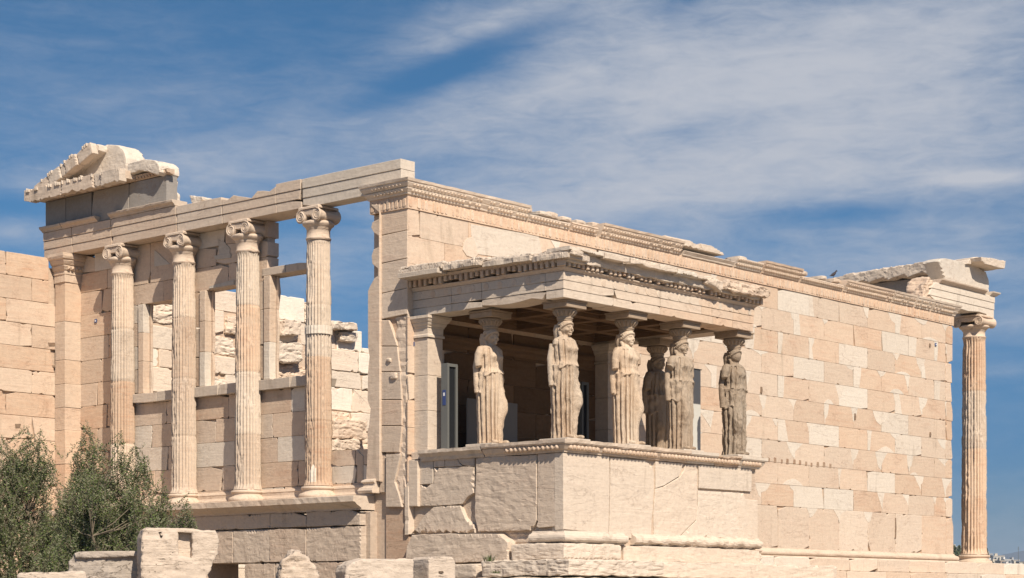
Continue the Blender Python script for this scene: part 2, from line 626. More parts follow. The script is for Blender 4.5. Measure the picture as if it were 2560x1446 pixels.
def south_wall():
    mb = MB()
    soot_shade = MB()
    F = fr_south(0.0)
    mb.box(0.06, 20.40, 0.032, 0.62, -0.9, 6.2, (.9, .40, 0))
    PALE = [(0, 12.28), (2, 14.93), (3, 12.92), (4, 14.93), (5, 16.9), (6, 13.6), (6, 17.57), (8, 16.25), (9, 12.92), (9, 14.24), (1, 16.9), (2, 8.3), (4, 8.9), (7, 10.3), (0, 5.6)]
    X1 = 20.18
    for r in range(10):
        zt, zb = ZT - ROW * r, ZT - ROW * (r + 1)
        off = 0.33 if r % 2 == 0 else 0.994
        joints = [0.004] + [off + 1.3275 * k for k in range(0 if r % 2 else 0, 16) if 0.2 < off + 1.3275 * k < X1 - 0.2] + [X1]
        for k in range(len(joints) - 1):
            a0, a1 = joints[k], joints[k + 1]
            pale = 1 if any(q[0] == r and abs(q[1] - a0) < .2 for q in PALE) else 0
            t = rnd_tint(pale > 0, .5, .9)
            c = R.uniform(-.0015, .0015)
            dens = a1 > 5.5
            if .5 < (a0 + a1) / 2 < 5.9 and zt < 4.2 and zt > 1.5:      # sooty stone, with the porch roof's shade darkened into its colour
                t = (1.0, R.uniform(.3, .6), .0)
                soot_shade.prism(worn_rect(a0, a1, zb, zt, chip=.45, notch=.42), F, c, -.06, .0035, t)
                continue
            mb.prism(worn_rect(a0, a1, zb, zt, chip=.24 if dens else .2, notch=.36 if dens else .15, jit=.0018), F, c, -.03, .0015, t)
            if dens and not pale:
                q = R.random()
                if q < .66:      # wedge at the top corner joint
                    mb.prism(vpatch(a1 + R.uniform(-.05, .05), zt - .004, R.uniform(.16, .40), R.uniform(.12, .48)), F,
                             c + R.uniform(.002, .007), -.05, .0015, rnd_tint(True))
                if R.random() < .28:   # upright strip of new stone at an end
                    w = R.uniform(.12, .4)
                    e = R.uniform(-.06, .08)
                    mb.prism([(a0 + .003, zb + .004), (a0 + w + e, zb + .004), (a0 + w + R.uniform(-.03, .03), (zb + zt) / 2),
                              (a0 + w - e, zt - .004), (a0 + .003, zt - .004)], F, c + R.uniform(.002, .007), -.05, .0015, rnd_tint(True))
                if R.random() < .22:   # crescent along the bottom
                    w = R.uniform(.2, .45)
                    xc = R.uniform(a0 + w, a1 - w)
                    h = R.uniform(.06, .15)
                    mb.prism([(xc - w, zb + .004)] + [(xc - w + 2 * w * s / 6, zb + h * math.sin(math.pi * s / 6) + R.uniform(0, .02))
                                                      for s in range(1, 6)] + [(xc + w, zb + .004)], F, c + R.uniform(.002, .007), -.05, .0015, rnd_tint(True))
        # end strip beyond the fine vertical groove
        mb.prism(worn_rect(X1 + .012, 20.56 - R.uniform(0, .05), zb, zt, chip=.6, notch=.3), F, R.uniform(-.004, .006), -.4, .01, rnd_tint())
    # broad pale repair above the porch roof
    for S, t in (([(1176, 561), (1346, 590), (1352, 622), (1362, 660), (1180, 634)], (.12, .50, .06)), ([(1182, 592), (1168, 596), (1158, 608), (1156, 625), (1166, 640), (1186, 646), (1196, 634)], (.35, .52, .03)),
                 ([(1346, 600), (1352, 626), (1364, 662), (1300, 650)], (.25, .53, 0)), ([(1376, 601), (1400, 606), (1396, 620), (1388, 622)], (0, .56, 0))):
        mb.prism([on_y(u, v, 0) for u, v in S], F, .004 + .0011 * (len(S) + S[0][0] % 5), -.05, .0015, t)
    # orthostates
    js = [0.33 + 1.3275 * k for k in range(16) if 0.33 + 1.3275 * k < X1 - .3]
    js = [0.004] + js + [X1]
    zt = ZT - ROW * 10
    for a0, a1 in zip(js[:-1], js[1:]):
        mb.prism(worn_rect(a0, a1, 0.05, zt, chip=.5, notch=.4, big=1.4), F, .015 + R.uniform(-.003, .003), -.08, .01, rnd_tint(False, .35, .8))
        if a0 > 5 and R.random() < .55:
            mb.prism(vpatch(a1, zt - .004, R.uniform(.18, .32), R.uniform(.25, .5)), F, .022, -.05, .003, rnd_tint(True))
    mb.prism(worn_rect(X1 + .012, 20.57, .05, zt, chip=.5), F, .018, -.4, .01, rnd_tint())
    # the row of small sockets beside the porch
    for k in range(13):
        x = 6.35 + k * .42 + R.uniform(-.06, .06)
        if k in (6, 9):
            continue
    soot_shade.build('soot_shade_blocks', M_SOOT_SHADE, temple)
    return mb.build('south_wall', M_MARBLE, temple)


south_wall()


def sockets():
    for k in range(12):
        mb = MB()
        x = 11.63 + k * .262 + R.uniform(-.03, .03)
        z = 2.04 + R.uniform(-.01, .02) - (.02 if k > 6 else 0)
        r = R.uniform(.04, .06)
        mb.prism([(x - r, z), (x - r * .2, z - .01), (x + r, z), (x + r * .9, z + r * 2), (x - r * .6, z + r * 2.1)],
                 fr_south(0), .010, -.02, .004, (1.0, .16, 0))
        mb.build('socket', M_MARBLE, temple)
    for (x, z0, z1) in ((17.55, .42, .92), (11.55, 3.60, 3.74), (15.62, 3.28, 3.42), (19.3, 5.42, 5.50), (19.32, 3.1, 3.2)):
        mb = MB()
        mb.prism([(x, z0), (x + .05, z0 - .02), (x + .07, (z0 + z1) / 2), (x + .05, z1), (x + .01, z1)], fr_south(0), .026, -.02, .003,
                 (1.0, .0, 0))
        mb.build('slot', M_MARBLE, temple)


sockets()


def carved_crown():
    """carved band and mouldings along the head of the south wall, returning on the corner pier"""
    path = [(.5, .95), (0, .95), (0, 0), (20.56, 0), (20.56, .7)]
    band = MB()
    band.sweep([(-.02, ZT + .003), (.022, ZT + .003), (.022, ZT + .255), (-.02, ZT + .255)], path, (.9, .55, 0), jit=.006, step=.25)
    # palmettes: upright lobes in relief
    for (F, L, rv) in ((fr_south(-.0), 20.5, 0), (fr_west(0.0), 1.0, 1)):
        n = int(L / .105)
        for k in range(n):
            a = .06 + k * .105 + R.uniform(-.006, .006)
            if R.random() < .07:
                continue
            w = .030 if k % 2 else .042
            h0, h1 = ZT + .03, ZT + (.215 if k % 2 else .24) - R.uniform(0, .03)
            P = [(a - w, h0 + .02), (a - w * .4, h0), (a + w * .4, h0), (a + w, h0 + .02), (a + w * .8, h1 - .05), (a, h1), (a - w * .8, h1 - .05)]
            band.prism(P, F, .022 + R.uniform(.006, .018), .015, .006, (R.uniform(.6, 1), R.uniform(.46, .58), 0))
    band.build('palmette_band', M_MARBLE, temple)
    mo = MB()
    z = ZT + .255
    prof = [(-.05, z), (.045, z), (.055, z + .02), (.055, z + .035), (.065, z + .04), (.105, z + .09), (.11, z + .105), (.085, z + .12),
            (.11, z + .13), (.15, z + .185), (.155, z + .20), (.15, z + .215), (.175, z + .225), (.19, z + .27), (-.05, z + .27)]
    # the moulding survives in lengths; broken where pieces are gone
    cuts = [(0.0, 3.3), (3.36, 4.6), (4.66, 5.5), (5.62, 8.4), (8.5, 10.4), (10.46, 11.5), (11.55, 13.1), (13.16, 15.0), (15.06, 17.3),
            (17.36, 18.4), (18.5, 19.3), (19.36, 20.56)]
    low = {2: .16, 1: .12, 4: .10, 5: .2, 7: .13}
    for i, (a, b) in enumerate(cuts):
        p = [q for q in prof]
        if i in low:
            top = z + low[i]
            p = [q for q in prof if q[1] < top]
            p = p + [(p[-1][0] * .9, top), (-.05, top)]
        pt = [(a, 0), (b, 0)]
        if i == 0:
            pt = [(.5, .95), (0, .95), (0, 0), (b, 0)]
        if i == len(cuts) - 1:
            pt = [(a, 0), (20.56, 0), (20.56, .7)]
        mo.sweep(p, pt, (R.uniform(.3, .8), R.uniform(.52, .62), 0), jit=.009, step=.12)
    # egg and leaf ornament
    for (F, L) in ((fr_south(0), 20.56), (fr_west(0), 1.0)):
        n = int(L / .092)
        for k in range(n):
            a = .05 + k * .092
            ci = 0
            if L > 2:
                hit = [i for i, c_ in enumerate(cuts) if c_[0] + .03 < a < c_[1] - .03]
                if not hit:
                    continue
                ci = hit[0]
            if R.random() < .05:
                continue
            for (zc, rz, o, w) in ((z + .072, .034, .082, .036), (z + .168, .028, .128, .030)):
                if ci in low and z + low[ci] < zc + rz:
                    continue
                ring = []
                for s in range(8):
                    an = 2 * math.pi * s / 8
                    ring.append((a + w * math.cos(an), zc + rz * math.sin(an)))
                mo.prism(ring, F, o + .028, o - .03, .018, (.6, R.uniform(.52, .62), 0), True)
    mo.build('crown_moulding', M_MARBLE, temple)
    # loose remains of the course above
    for k in range(46):
        top = MB()
        a = .2 + k * .44 + R.uniform(-.1, .1)
        if R.random() < .45:
            continue
        w = R.uniform(.25, .44)
        h = R.uniform(.008, .045)
        top.rough([(a, .02), (a + w, .02), (a + w, .5), (a, .5)], lambda p, q, c: (p, q, c), ZT + .525 + h, ZT + .45, .14, .009, 3,
                  (R.uniform(.2, .6), R.uniform(.48, .58), 0), 1, k, False)
        top.build('top_block', M_ROUGH, temple)
    # taller remnants near the middle of the wall
    for (u0, u1, v) in ((1636, 1735, 622), (1725, 1788, 620)):
        a0, _ = on_y(u0, v, .1)
        a1, _ = on_y(u1, v, .1)
        top = MB()
        top.rough([(a0, ZT + .43), (a1, ZT + .43), (a1 - .05, ZT + .50), (a1 - .5, ZT + .58), (a0 + .05, ZT + .57)], fr_south(-.05), .10, -.4,
                  .12, .008, 3, (.35, .53, 0), 0, u0, False)
        top.build('top_block', M_ROUGH, temple)


carved_crown()


def south_base():
    mb = MB()
    # bedding mould under the orthostates: torus with a hollow above it
    prof = [(-.05, .06), (.03, .06), (.035, .035), (.05, .02)]
    for k in range(7):
        an = -math.pi / 2 + math.pi * (1 - k / 6)
        prof.append((.06 + .065 * math.cos(an), -.055 + .065 * math.sin(an)))
    prof += [(.11, -.125), (.13, -.15), (-.05, -.15)]
    for a, b, tt in ((6.2, 9.2, .5), (9.24, 10.4, .7), (10.46, 20.56, .6)):
        pt = [(a, 0), (b, 0)]
        if b > 20:
            pt = [(a, 0), (20.56, 0), (20.56, .8)]
        mb.sweep(prof, pt, (tt, .52, 0), jit=.008, step=.3)
    mb.build('base_moulding', M_MARBLE, temple)
    st = MB()
    zs = [(-.15, -.46, .20), (-.46, -.78, .52), (-.78, -1.10, .86), (-1.10, -1.45, 1.2), (-1.45, -2.9, 1.5)]
    for i, (zt, zb, o) in enumerate(zs):
        F = fr_south(0)
        a = 5.9 - o * .2
        while a < 24.3 + o:
            b = min(24.3 + o, a + R.uniform(1.1, 1.9))
            if 24.3 + o - b < .5:
                b = 24.3 + o
            yb = -1.2 if b < 23.9 else -12
            st.prism(worn_rect(a, b, zb, zt - .003 * i, chip=.4, notch=.35), F, o + R.uniform(-.006, .006), yb, .012,
                     rnd_tint(R.random() < .25, .3, .75))
            a = b
        # east flank of the steps
        st.box(20.3, 24.28 + o, .3, 11.6, zb, zt - .006 - .003 * i, (.5, .5, 0))
    st.build('step_course', M_MARBLE, temple)


south_base()


# ------------------------------------------------------------------ fluted columns
def shaft_mesh(z0, z1, r0, r1, flutes=24, dmg=0.5, seed=0.0, fillet=True, breaks=(), rings=110, drums=4, half=None):
    mb = MB()
    per = 8
    n = flutes * per
    depth = 0.185
    V = []
    rngs = []
    tints = []
    jz = sorted([z0 + (z1 - z0) * (k + R.uniform(-.1, .1)) / drums for k in range(1, drums)])
    dt = [(R.uniform(.3, 1.0), R.uniform(.42, .55), R.choice((0, 0, .08))) for _ in range(drums)]
    for k in range(rings + 1):
        t = k / rings
        z = z0 + (z1 - z0) * t
        ent = r0 + (r1 - r0) * t + 0.012 * math.sin(math.pi * t)
        di = sum(1 for q in jz if q < z)
        joint = any(abs(z - q) < (z1 - z0) / rings * .6 for q in jz)
        ring = []
        end = min(1.0, t / .025) * min(1.0, (1 - t) / .02)
        apo = 1 + .09 * max(0, 1 - t / .03) ** 2 + .05 * max(0, 1 - (1 - t) / .02) ** 2
        for i in range(n):
            an = 2 * math.pi * i / n
            x = (i % per) / per
            f = 1 - ((x - .5) / .44) ** 2
            cut = depth * max(0, f) ** .5 * end if f > 0 else 0
            nz = fz((math.cos(an) * 2.2 + seed, math.sin(an) * 2.2, z * 1.6), 1.0, 4)
            nz2 = fz((math.cos(an) * 7 + seed, math.sin(an) * 7, z * 5), 1.0, 3)
            er = max(0.0, nz * 1.0 + nz2 * .30 - .12) * dmg * .20
            # worn arrises
            rr = ent * apo * (1 - max(cut, min(er, .16)))
            if er > .06:
                rr = ent * apo * (1 - max(cut * max(0, 1 - (er - .06) / .08), min(er, .17)))
            ax = abs(x - .5)
            if ax > .34:
                rg = fz((((i + per // 2) // per) * 3.17 + seed, z * 5.5, 1.0), 1.0, 4)
                rr -= ent * .075 * max(0.0, rg - .02) * min(1.0, dmg) * (ax - .34) / .16
            for (bz, bh, ba, bw, bd) in breaks:      # named losses
                da = (an - ba + math.pi) % (2 * math.pi) - math.pi
                q = max(0, 1 - (da / bw) ** 2) * max(0, 1 - ((z - bz) / bh) ** 2)
                if q > 0:
                    rr = min(rr, ent * (1 - bd * min(1, q * 2.2) + .02 * nz2))
            if joint:
                rr -= .010
            ring.append((rr * math.cos(an), rr * math.sin(an), z))
            tints.append(dt[di])
        rngs.append(ring)
    mb.loft(rngs, tints, True)
    return mb


def column_base(mb, r, z0, z1, tint=(.55, .52, 0), sq=None):
    h = z1 - z0
    prof = []
    for k in range(9):      # lower torus
        an = -math.pi / 2 + math.pi * k / 8
        prof.append((r * 1.28 + h * .20 * math.cos(an), h * .22 + h * .22 * math.sin(an)))
    prof += [(r * 1.24, h * .47), (r * 1.20, h * .52), (r * 1.17, h * .60), (r * 1.18, h * .68)]
    for k in range(7):
        an = -math.pi / 2 + math.pi * k / 6
        prof.append((r * 1.18 + h * .12 * math.cos(an), h * .82 + h * .12 * math.sin(an)))
    prof += [(r * 1.08, h * .96), (r * 1.02, h)]
    mb.lathe([(p[0], p[1] + z0) for p in prof], (0, 0, 0), 40, tint)


def ionic_capital(mb, r, z0, h, wide, deep, tint=(.6, .52, 0), worn=0.0):
    """capital whose scrolled faces look along -x / +x; z0 is the top of the flutes"""
    hn = h * .38                 # necking drum
    mb.lathe([(r * 1.0, z0 - .01), (r * 1.06, z0 + .012), (r * 1.06, z0 + .03), (r * .985, z0 + .04), (r * .985, z0 + hn - .05),
              (r * 1.07, z0 + hn - .035), (r * 1.07, z0 + hn - .008), (r * 1.12, z0 + hn), (r * 1.33, z0 + hn + .05),
              (r * 1.36, z0 + hn + .085), (r * 1.2, z0 + hn + .11), (r * .8, z0 + hn + .14)], (0, 0, 0), 36, tint)
    zt = z0 + h
    # abacus with egg carved edge
    mb.prism([(-deep, -wide * .80), (deep, -wide * .80), (deep, wide * .80), (-deep, wide * .80)], lambda a, b, c: (a, b, c), zt, zt - .055, .02, tint)
    zc = z0 + hn + .10           # scroll centre height
    rv = min(.135, (zt - .055 - zc) * 1.15)
    rv = max(rv, .11)
    # band that sags between the scrolls
    P = []
    for k in range(13):
        y = -wide + rv + 2 * (wide - rv) * k / 12
        P.append((y, zt - .055))
    for k in range(13):
        y = wide - rv - 2 * (wide - rv) * k / 12
        P.append((y, zt - .155 - .035 * math.cos(y / (wide - rv) * math.pi / 2)))
    mb.prism(P, lambda a, b, c: (-c, a, b), deep * .93, -deep * .93, .012, tint)
    for sy in (-1, 1):
        cy = sy * (wide - rv)
        cz = zt - .055 - rv
        # bolster running from face to face, waisted
        rings = []
        for k in range(11):
            t = -1 + 2 * k / 10
            rr = rv * (.70 + .30 * t * t)
            x = deep * .96 * t
            rings.append([(x, cy + rr * math.cos(2 * math.pi * i / 24), cz + rr * math.sin(2 * math.pi * i / 24)) for i in range(24)])
        mb.loft(rings, tint)
        for sx in (-1, 1):       # raised spiral fillet
            rings = []
            N = 60
            for k in range(N + 1):
                t = k / N
                an = math.pi / 2 - sy * (2 * math.pi * 2.6 * t)
                rr = rv * (.96 - .78 * t ** .8)
                w = .020 * (1 - .6 * t)
                c, s_ = math.cos(an), math.sin(an)
                x = sx * deep * .96
                ctr = (cy + rr * c, cz + rr * s_)
                ring = []
                for j in range(6):
                    b = 2 * math.pi * j / 6
                    ring.append((x + sx * w * 1.1 * math.sin(b), ctr[0] + w * math.cos(b) * c, ctr[1] + w * math.cos(b) * s_))
                rings.append(ring)
            mb.loft(rings, tint)
            mb.lathe([(rv * .14, -.02), (rv * .14, .0), (rv * .02, .02)], (0, 0, 0), 10, tint) if False else None
            eye = [(x + sx * .03 * math.cos(q), 0, 0) for q in ()]
    return mb


COLY = [8.764, 6.70, 4.692, 2.616]
COLX = .20
ZL, ZA = .80, 6.4756
COL_LABEL = []
SHAFT_BRK = [
    [(4.2, .5, math.radians(200), .5, .07)],
    [(4.62, .13, math.radians(215), .9, .10), (3.6, .4, math.radians(190), .35, .09), (5.0, .6, math.radians(185), .3, .08)],
    [(4.45, .12, math.radians(225), .9, .12), (3.3, .5, math.radians(200), .4, .09), (5.3, .4, math.radians(180), .3, .10)],
    [(5.62, .34, math.radians(235), 1.5, .10), (3.4, .9, math.radians(262), .16, .13), (4.9, .25, math.radians(190), .5, .12),
     (2.2, .6, math.radians(180), .3, .10)]]
for i, y in enumerate(COLY):
    c = bpy.data.objects.new('column', None)
    COL.objects.link(c)
    c.parent = temple
    c.location = (COLX, y, 0)
    b = MB()
    column_base(b, .265, ZL, ZL + .26)
    b.build('column_base', M_SHAFT, c)
    shaft_mesh(ZL + .26, 5.84, .270, .232, dmg=(.6, 1.25, 1.35, 1.45)[i], seed=i * 3.7, breaks=SHAFT_BRK[i], rings=190).build('shaft', M_SHAFT, c)
    k = MB()
    ionic_capital(k, .235, 5.84, ZA - 5.84 - .002, .35, .275, (.55, .50, 0))
    k.v = [(p[0] + .014 * fz((p[1] * 7 + i, p[2] * 7, p[0] * 7), 1, 3), p[1] + .016 * fz((p[0] * 6, p[2] * 6 + i, p[1] * 6), 1, 3), p[2] + (.012 * fz((p[0] * 8, p[1] * 8, i), 1, 3) if p[2] < ZA - .06 else 0)) for p in k.v]
    k.build('capital', M_SHAFT, c)
    if i == 3:      # new marble collar and insert on the southernmost column
        for (z0, z1, a0, a1) in ((4.00, 4.165, math.radians(140), math.radians(345)), (1.07, 1.75, math.radians(184), math.radians(216))):
            ins = MB()
            rings = []
            m = 60
            for k2 in range(9):
                z = z0 + (z1 - z0) * k2 / 8
                ring = []
                for q in range(m + 1):
                    an = a0 + (a1 - a0) * q / m
                    x = (an / (2 * math.pi) * 24) % 1.0
                    f = 1 - ((x - .5) / .44) ** 2
                    rr = .275 * (1 - (.10 * max(0, f) ** .5))
                    tp = 1 if z0 > 2 else min(1, max(.82, 1.5 - ((k2 / 8) * 1.0 + .25 * abs(q / m - .5))))
                    ring.append((rr * tp * math.cos(an), rr * tp * math.sin(an), z))
                rings.append(ring)
            ins.loft(rings, (.05, .56, 0), True, cap=False, closed=False)
            ins.build('marble_insert', M_SHAFT, c)


# ------------------------------------------------------------------ west front
def wp(pts, x):
    return [on_x(u, v, x) for u, v in pts]


def pier():
    mb = MB()
    F = fr_west(0.0)
    mb.box(.10, .60, .08, .98, -.4, 6.1, (.7, .45, 0))
    vs = [527, 590, 660, 735, 800, 866, 930, 1000, 1065, 1132]
    # courses of the pier, traced edge to edge
    right = {735: 1018, 800: 1014, 866: 993, 930: 1000, 1000: 1003, 1065: 1004, 1132: 998}
    for a, b in zip(vs[:-1], vs[1:]):
        ra, rb = right.get(a, 1018), right.get(b, 1018)
        if a == 800:
            ra = 972
        L = 949
        P = [(L, a + 1), (ra, a + 1), ((ra + rb) / 2 + R.uniform(-1, 1), (a + b) / 2), (rb, b - 1), (L, b - 1)]
        if a < 740:
            P = [(L, a + 1 + (L - 1018) * -.0), (1018.5, a + 1 - 15), (1018.5, b - 1 - 14), (L, b - 1)]
        q = wp(P, 0.0)
        mb.prism(q, F, R.uniform(-.002, .004), -.12, .008, rnd_tint(False, .45, .75))
    # proud strip with a broken inner edge
    S = [(949, 512), (949, 600), (949, 735), (949, 866), (949, 1000), (949, 1132), (949, 1204), (914, 1204), (916, 1165), (918, 1128), (918, 1072), (921, 1069),
         (925.6, 1022), (918, 1002), (919, 932), (923, 892), (919, 867), (919, 741), (919, 728), (924, 716), (935, 696), (944, 690), (944, 672),
         (930, 660), (928, 640), (933, 624), (946, 618), (946, 590), (934, 582), (927, 570), (930, 556), (946, 548), (947, 532), (936, 522), (926, 512)]
    mb.prism(wp(S, -.05), F, .05, -.3, .012, (.6, .5, 0))
    # lower part: wider footing stones
    for P, x in (([(949, 1137), (963, 1137), (964, 1232), (949, 1232)], .03), ([(964, 1137), (1001, 1136), (991, 1180), (986, 1205), (998, 1240), (1004, 1268), (964, 1268)], -.012),
                 ([(1016, 1165), (1021, 1150), (1044, 1150), (1044, 1266), (1017, 1267)], .02)):
        mb.prism(wp(P, x), fr_west(x), 0, -.35, .01, rnd_tint(False, .4, .7))
    return mb.build('corner_pier', M_MARBLE, temple)


pier()


def pier_core():
    mb = MB()
    P = [(985, 790), (1021, 790), (1022, 860), (1018, 930), (1017, 1000), (1016, 1150), (1016, 1262), (960, 1262), (985, 1180)]
    mb.rough(wp(P, .03), fr_west(.03), .0, -.4, .09, .03, 2.2, (.55, .55, 0), 1, 3)
    # square sunk holes, lumps
    for (u, v, s) in ((971, 900, 5), (983, 940, 8)):
        mb.rough(wp([(u - s, v - s), (u + s, v - s), (u + s, v + s), (u - s, v + s)], -.03), fr_west(-.03), .02, -.1, .04, .012, 6, (.5, .55, 0), 1, u)
    return mb.build('broken_core', M_ROUGH, temple)


pier_core()

XW = .40             # plane of the west wall between the columns
DY = .02


def west_wall():
    mb = MB()
    F = fr_west(XW)

    def rows(y0, y1, zlist, js, back=.30, lo=.45, hi=.9, dmg=.5):
        for (zb, zt), jj in zip(zip(zlist[:-1], zlist[1:]), js):
            ys = [y0] + list(jj) + [y1]
            ys = [q + DY for q in ys]
            for a, b in zip(ys[:-1], ys[1:]):
                mb.prism(worn_rect(a, b, zb, zt, chip=dmg, notch=dmg * .7), F, R.uniform(-.004, .004), -back, .005,
                         rnd_tint(R.random() < .13, lo, hi))
    low = [ZL, 1.10, 1.60, 2.10, 2.58, 3.06]
    # solid bay between the anta and the first column
    rows(8.9, 10.53, [ZL, 1.10, 1.62, 2.12, 2.62, 3.13, 3.63, 4.14, 4.65, 5.15, 5.66, 6.08, ZA], [[], [9.75], [9.5], [9.9], [9.55], [9.9], [9.75], [9.5], [], [9.75], [9.55], [10.0]],
         lo=.6, hi=1.0)
    # low wall under the windows
    rows(6.9, 8.75, low, [[7.6], [7.9], [7.45], [8.0], [7.5]])
    rows(4.9, 6.7, low, [[], [5.7], [5.2], [5.9], [5.5]])
    rows(2.85, 4.7, low, [[3.8], [3.4], [4.0], [4.15], [3.6]])
    rows(1.0, 2.6, [ZL, 1.10, 1.44, 1.74], [[1.9], [1.75], [1.78]])
    mb.prism([(1.57, 1.10), (1.74, 1.10), (1.75, 1.745), (1.57, 1.60)], F, .012, -.4, .01, (.6, .42, 0))
    # wall above the windows
    rows(8.34, 8.85, [3.3, 3.8, 4.3, 4.8, 5.2], [[], [], [], []], lo=.4, hi=.7)
    rows(6.85, 8.80, [5.19, 5.62, ZA], [[7.6], [8.05]])
    rows(4.3, 6.75, [5.27, 5.75, 6.15, ZA], [[5.5], [5.9], [5.6]])
    rows(6.30, 6.75, [3.3, 3.9, 4.5, 5.27], [[], [], []])
    rows(4.30, 4.75, [3.3, 4.0, 4.7, 5.36], [[], [], []], lo=.3, hi=.6)
    # right hand jambs, mostly behind the columns
    rows(6.85, 6.95, [3.3, 4.2, 5.19], [[], []], back=.26)
    rows(4.83, 4.95, [3.3, 4.2, 5.27], [[], []], back=.26)
    rows(2.75, 2.85, [3.3, 4.2, 5.36], [[], []], back=.26)
    for (a, b, z0, z1) in ((8.95, 10.5, ZL, 6.4), (6.9, 8.75, 5.25, 6.42), (4.35, 6.72, 5.32, 6.42), (6.95, 8.7, ZL, 3.0), (4.95, 6.65, ZL, 3.0), (2.9, 4.65, ZL, 3.0)):
        mb.box(XW + .06, XW + .24, a + DY, b + DY, z0 + .02, z1, (.7, .42, 0))
    # white inserts
    for P in ([(386, 625), (425, 661), (386, 667)], [(545, 600), (560, 605), (575, 622), (573, 646), (548, 640)],
              [(534, 640), (577, 634), (577, 645), (540, 650)], [(524, 716), (585, 700), (585, 712), (523, 722)]):
        mb.prism(wp(P, XW - .01), fr_west(XW - .01), .002 + .0013 * (P[0][0] % 5), -.05, .002, (.0, .47, .2))
    return mb.build('west_wall', M_MARBLE, temple)


west_wall()


def windows():
    for (y0, y1, zb, zt, lintel) in ((7.12, 8.10, 3.27, 5.19, 0), (5.12, 6.06, 3.27, 5.27, 0), (3.02, 4.06, 3.27, 5.36, .165)):
        y0, y1 = y0 + DY - .06, y1 + DY + .12
        w = bpy.data.objects.new('window', None)
        COL.objects.link(w)
        w.parent = temple
        F = fr_west(XW)
        for (a, b) in ((y1 + .01, y1 + .20), (y0 - .10, y0 - .01)):
            f = MB()
            c = zb + .01
            zz = [c, c + (zt - c) * .36, c + (zt - c) * .68, zt]
            for p, q in zip(zz[:-1], zz[1:]):
                pale = R.random() < .35
                # worn inner edge towards the opening
                P = [(a, p + .002), (b, p + .002), (b, q - .002), (a, q - .002), (a + R.uniform(-.01, .02), (p + q) / 2)]
                f.prism(P, F, .04, -.12, .01, rnd_tint(pale, .5, .8))
                f.prism([(a - .05 + R.uniform(-.02, .02), p), (b - .04, p), (b - .04, q), (a - .05 + R.uniform(-.03, .02), q), (a - .05 + R.uniform(-.05, .02), (p + q) / 2)],
                        F, -.125, -.17, .01, rnd_tint(False, .5, .8))
            f.build('window_frame', M_MARBLE, w)
        s = MB()
        ym = y0 + (y1 - y0) * R.uniform(.25, .6)
        for (a, b) in ((y0 - .25, ym), (ym, y1 + .31)):
            s.prism(worn_rect(a, b, zb - .215, zb, chip=.3, notch=.2), F, .12, -.4, .008, (R.uniform(.15, .5), R.uniform(.44, .52), R.uniform(.1, .3)))
        s.build('window_sill', M_MARBLE, w)
        if lintel:
            s = MB()
            ym = 3.75 + DY
            for (a, b) in ((2.98 + DY, ym), (ym, 4.45 + DY)):
                s.prism(worn_rect(a, b, zt, zt + lintel, chip=.3), F, .02, -.38, .008, (R.uniform(.3, .6), R.uniform(.42, .5), .12))
            s.build('lintel', M_MARBLE, w)


windows()


def anta():
    a = bpy.data.objects.new('anta', None)
    COL.objects.link(a)
    a.parent = temple
    mb = MB()
    zz = [ZL - .3, 1.3, 1.85, 2.6, 3.1, 3.62, 4.15, 5.0, 6.02]
    for i, (p, q) in enumerate(zip(zz[:-1], zz[1:])):
        mb.box(-.02 + R.uniform(-.006, .006), .57, 10.53 + R.uniform(-.006, .006), 10.89, p + .003, q - .003, rnd_tint(False, .55, .95), .012)
    mb.build('anta_shaft', M_MARBLE, a)
    c = MB()
    path = [(.4, 10.52), (-.03, 10.52), (-.03, 10.9)]
    path = [(-.03, 10.9), (-.03, 10.52), (.55, 10.52)]
    prof = [(-.08, 5.86), (.012, 5.86), (.015, 6.02), (.03, 6.03), (.03, 6.10), (.05, 6.12), (.09, 6.2), (.07, 6.225), (.10, 6.24), (.14, 6.31), (.14, 6.33),
            (.17, 6.35), (.19, 6.40), (.19, ZA - .005), (-.08, ZA - .005)]
    c.sweep(prof, path, (.7, .54, 0), jit=.012, step=.06)
    for k in range(4):
        x = .02 + k * .1
        for zc in (6.16, 6.28):
            c.prism([(x - .03, zc - .03), (x + .03, zc - .03), (x + .03, zc + .03), (x - .03, zc + .03)], fr_south(10.52), .11, .03, .02, (.8, .5, 0))
    c.build('anta_capital', M_MARBLE, a)


anta()


def ledge():
    mb = MB()
    prof = [(-.3, ZL), (.50, ZL), (.51, ZL - .01), (.51, ZL - .115), (.46, ZL - .12), (.42, ZL - .16), (.33, ZL - .21), (.30, ZL - .235), (.30, ZL - .26), (-.3, ZL - .26)]
    a = 11.3
    while a > 1.0:
        b = max(.96, a - R.uniform(1.0, 1.5))
        if b < 1.4:
            b = .96
        mb.sweep(prof, [(.05, a - .003), (.05, b + .003)], (R.uniform(.35, .7), R.uniform(.47, .54), .05), jit=.012, step=.11)
        a = b
    # base mouldings of the wall standing on the ledge
    wall = [(-.1, ZL + .002), (.12, ZL + .002), (.14, ZL + .03), (.14, ZL + .07), (.11, ZL + .10), (.09, ZL + .13), (.09, ZL + .18), (.10, ZL + .2), (.075, ZL + .24), (.03, ZL + .26), (-.1, ZL + .26)]
    mb.sweep(wall, [(XW, 10.53), (XW, 1.04)], (.65, .5, 0), jit=.01, step=.12)
    # base of the corner pier
    pb = [(-.1, 1.12), (.0, 1.12), (.05, 1.09), (.06, 1.06), (.02, 1.03), (.03, .98), (.09, .95), (.11, .90), (.09, ZL + .05), (-.1, ZL + .05)]
    mb.sweep(pb, [(.4, 1.06), (-.05, 1.06), (-.05, .78)], (.5, .52, 0), jit=.008, step=.08)
    mb.build('ledge', M_MARBLE, temple)


ledge()


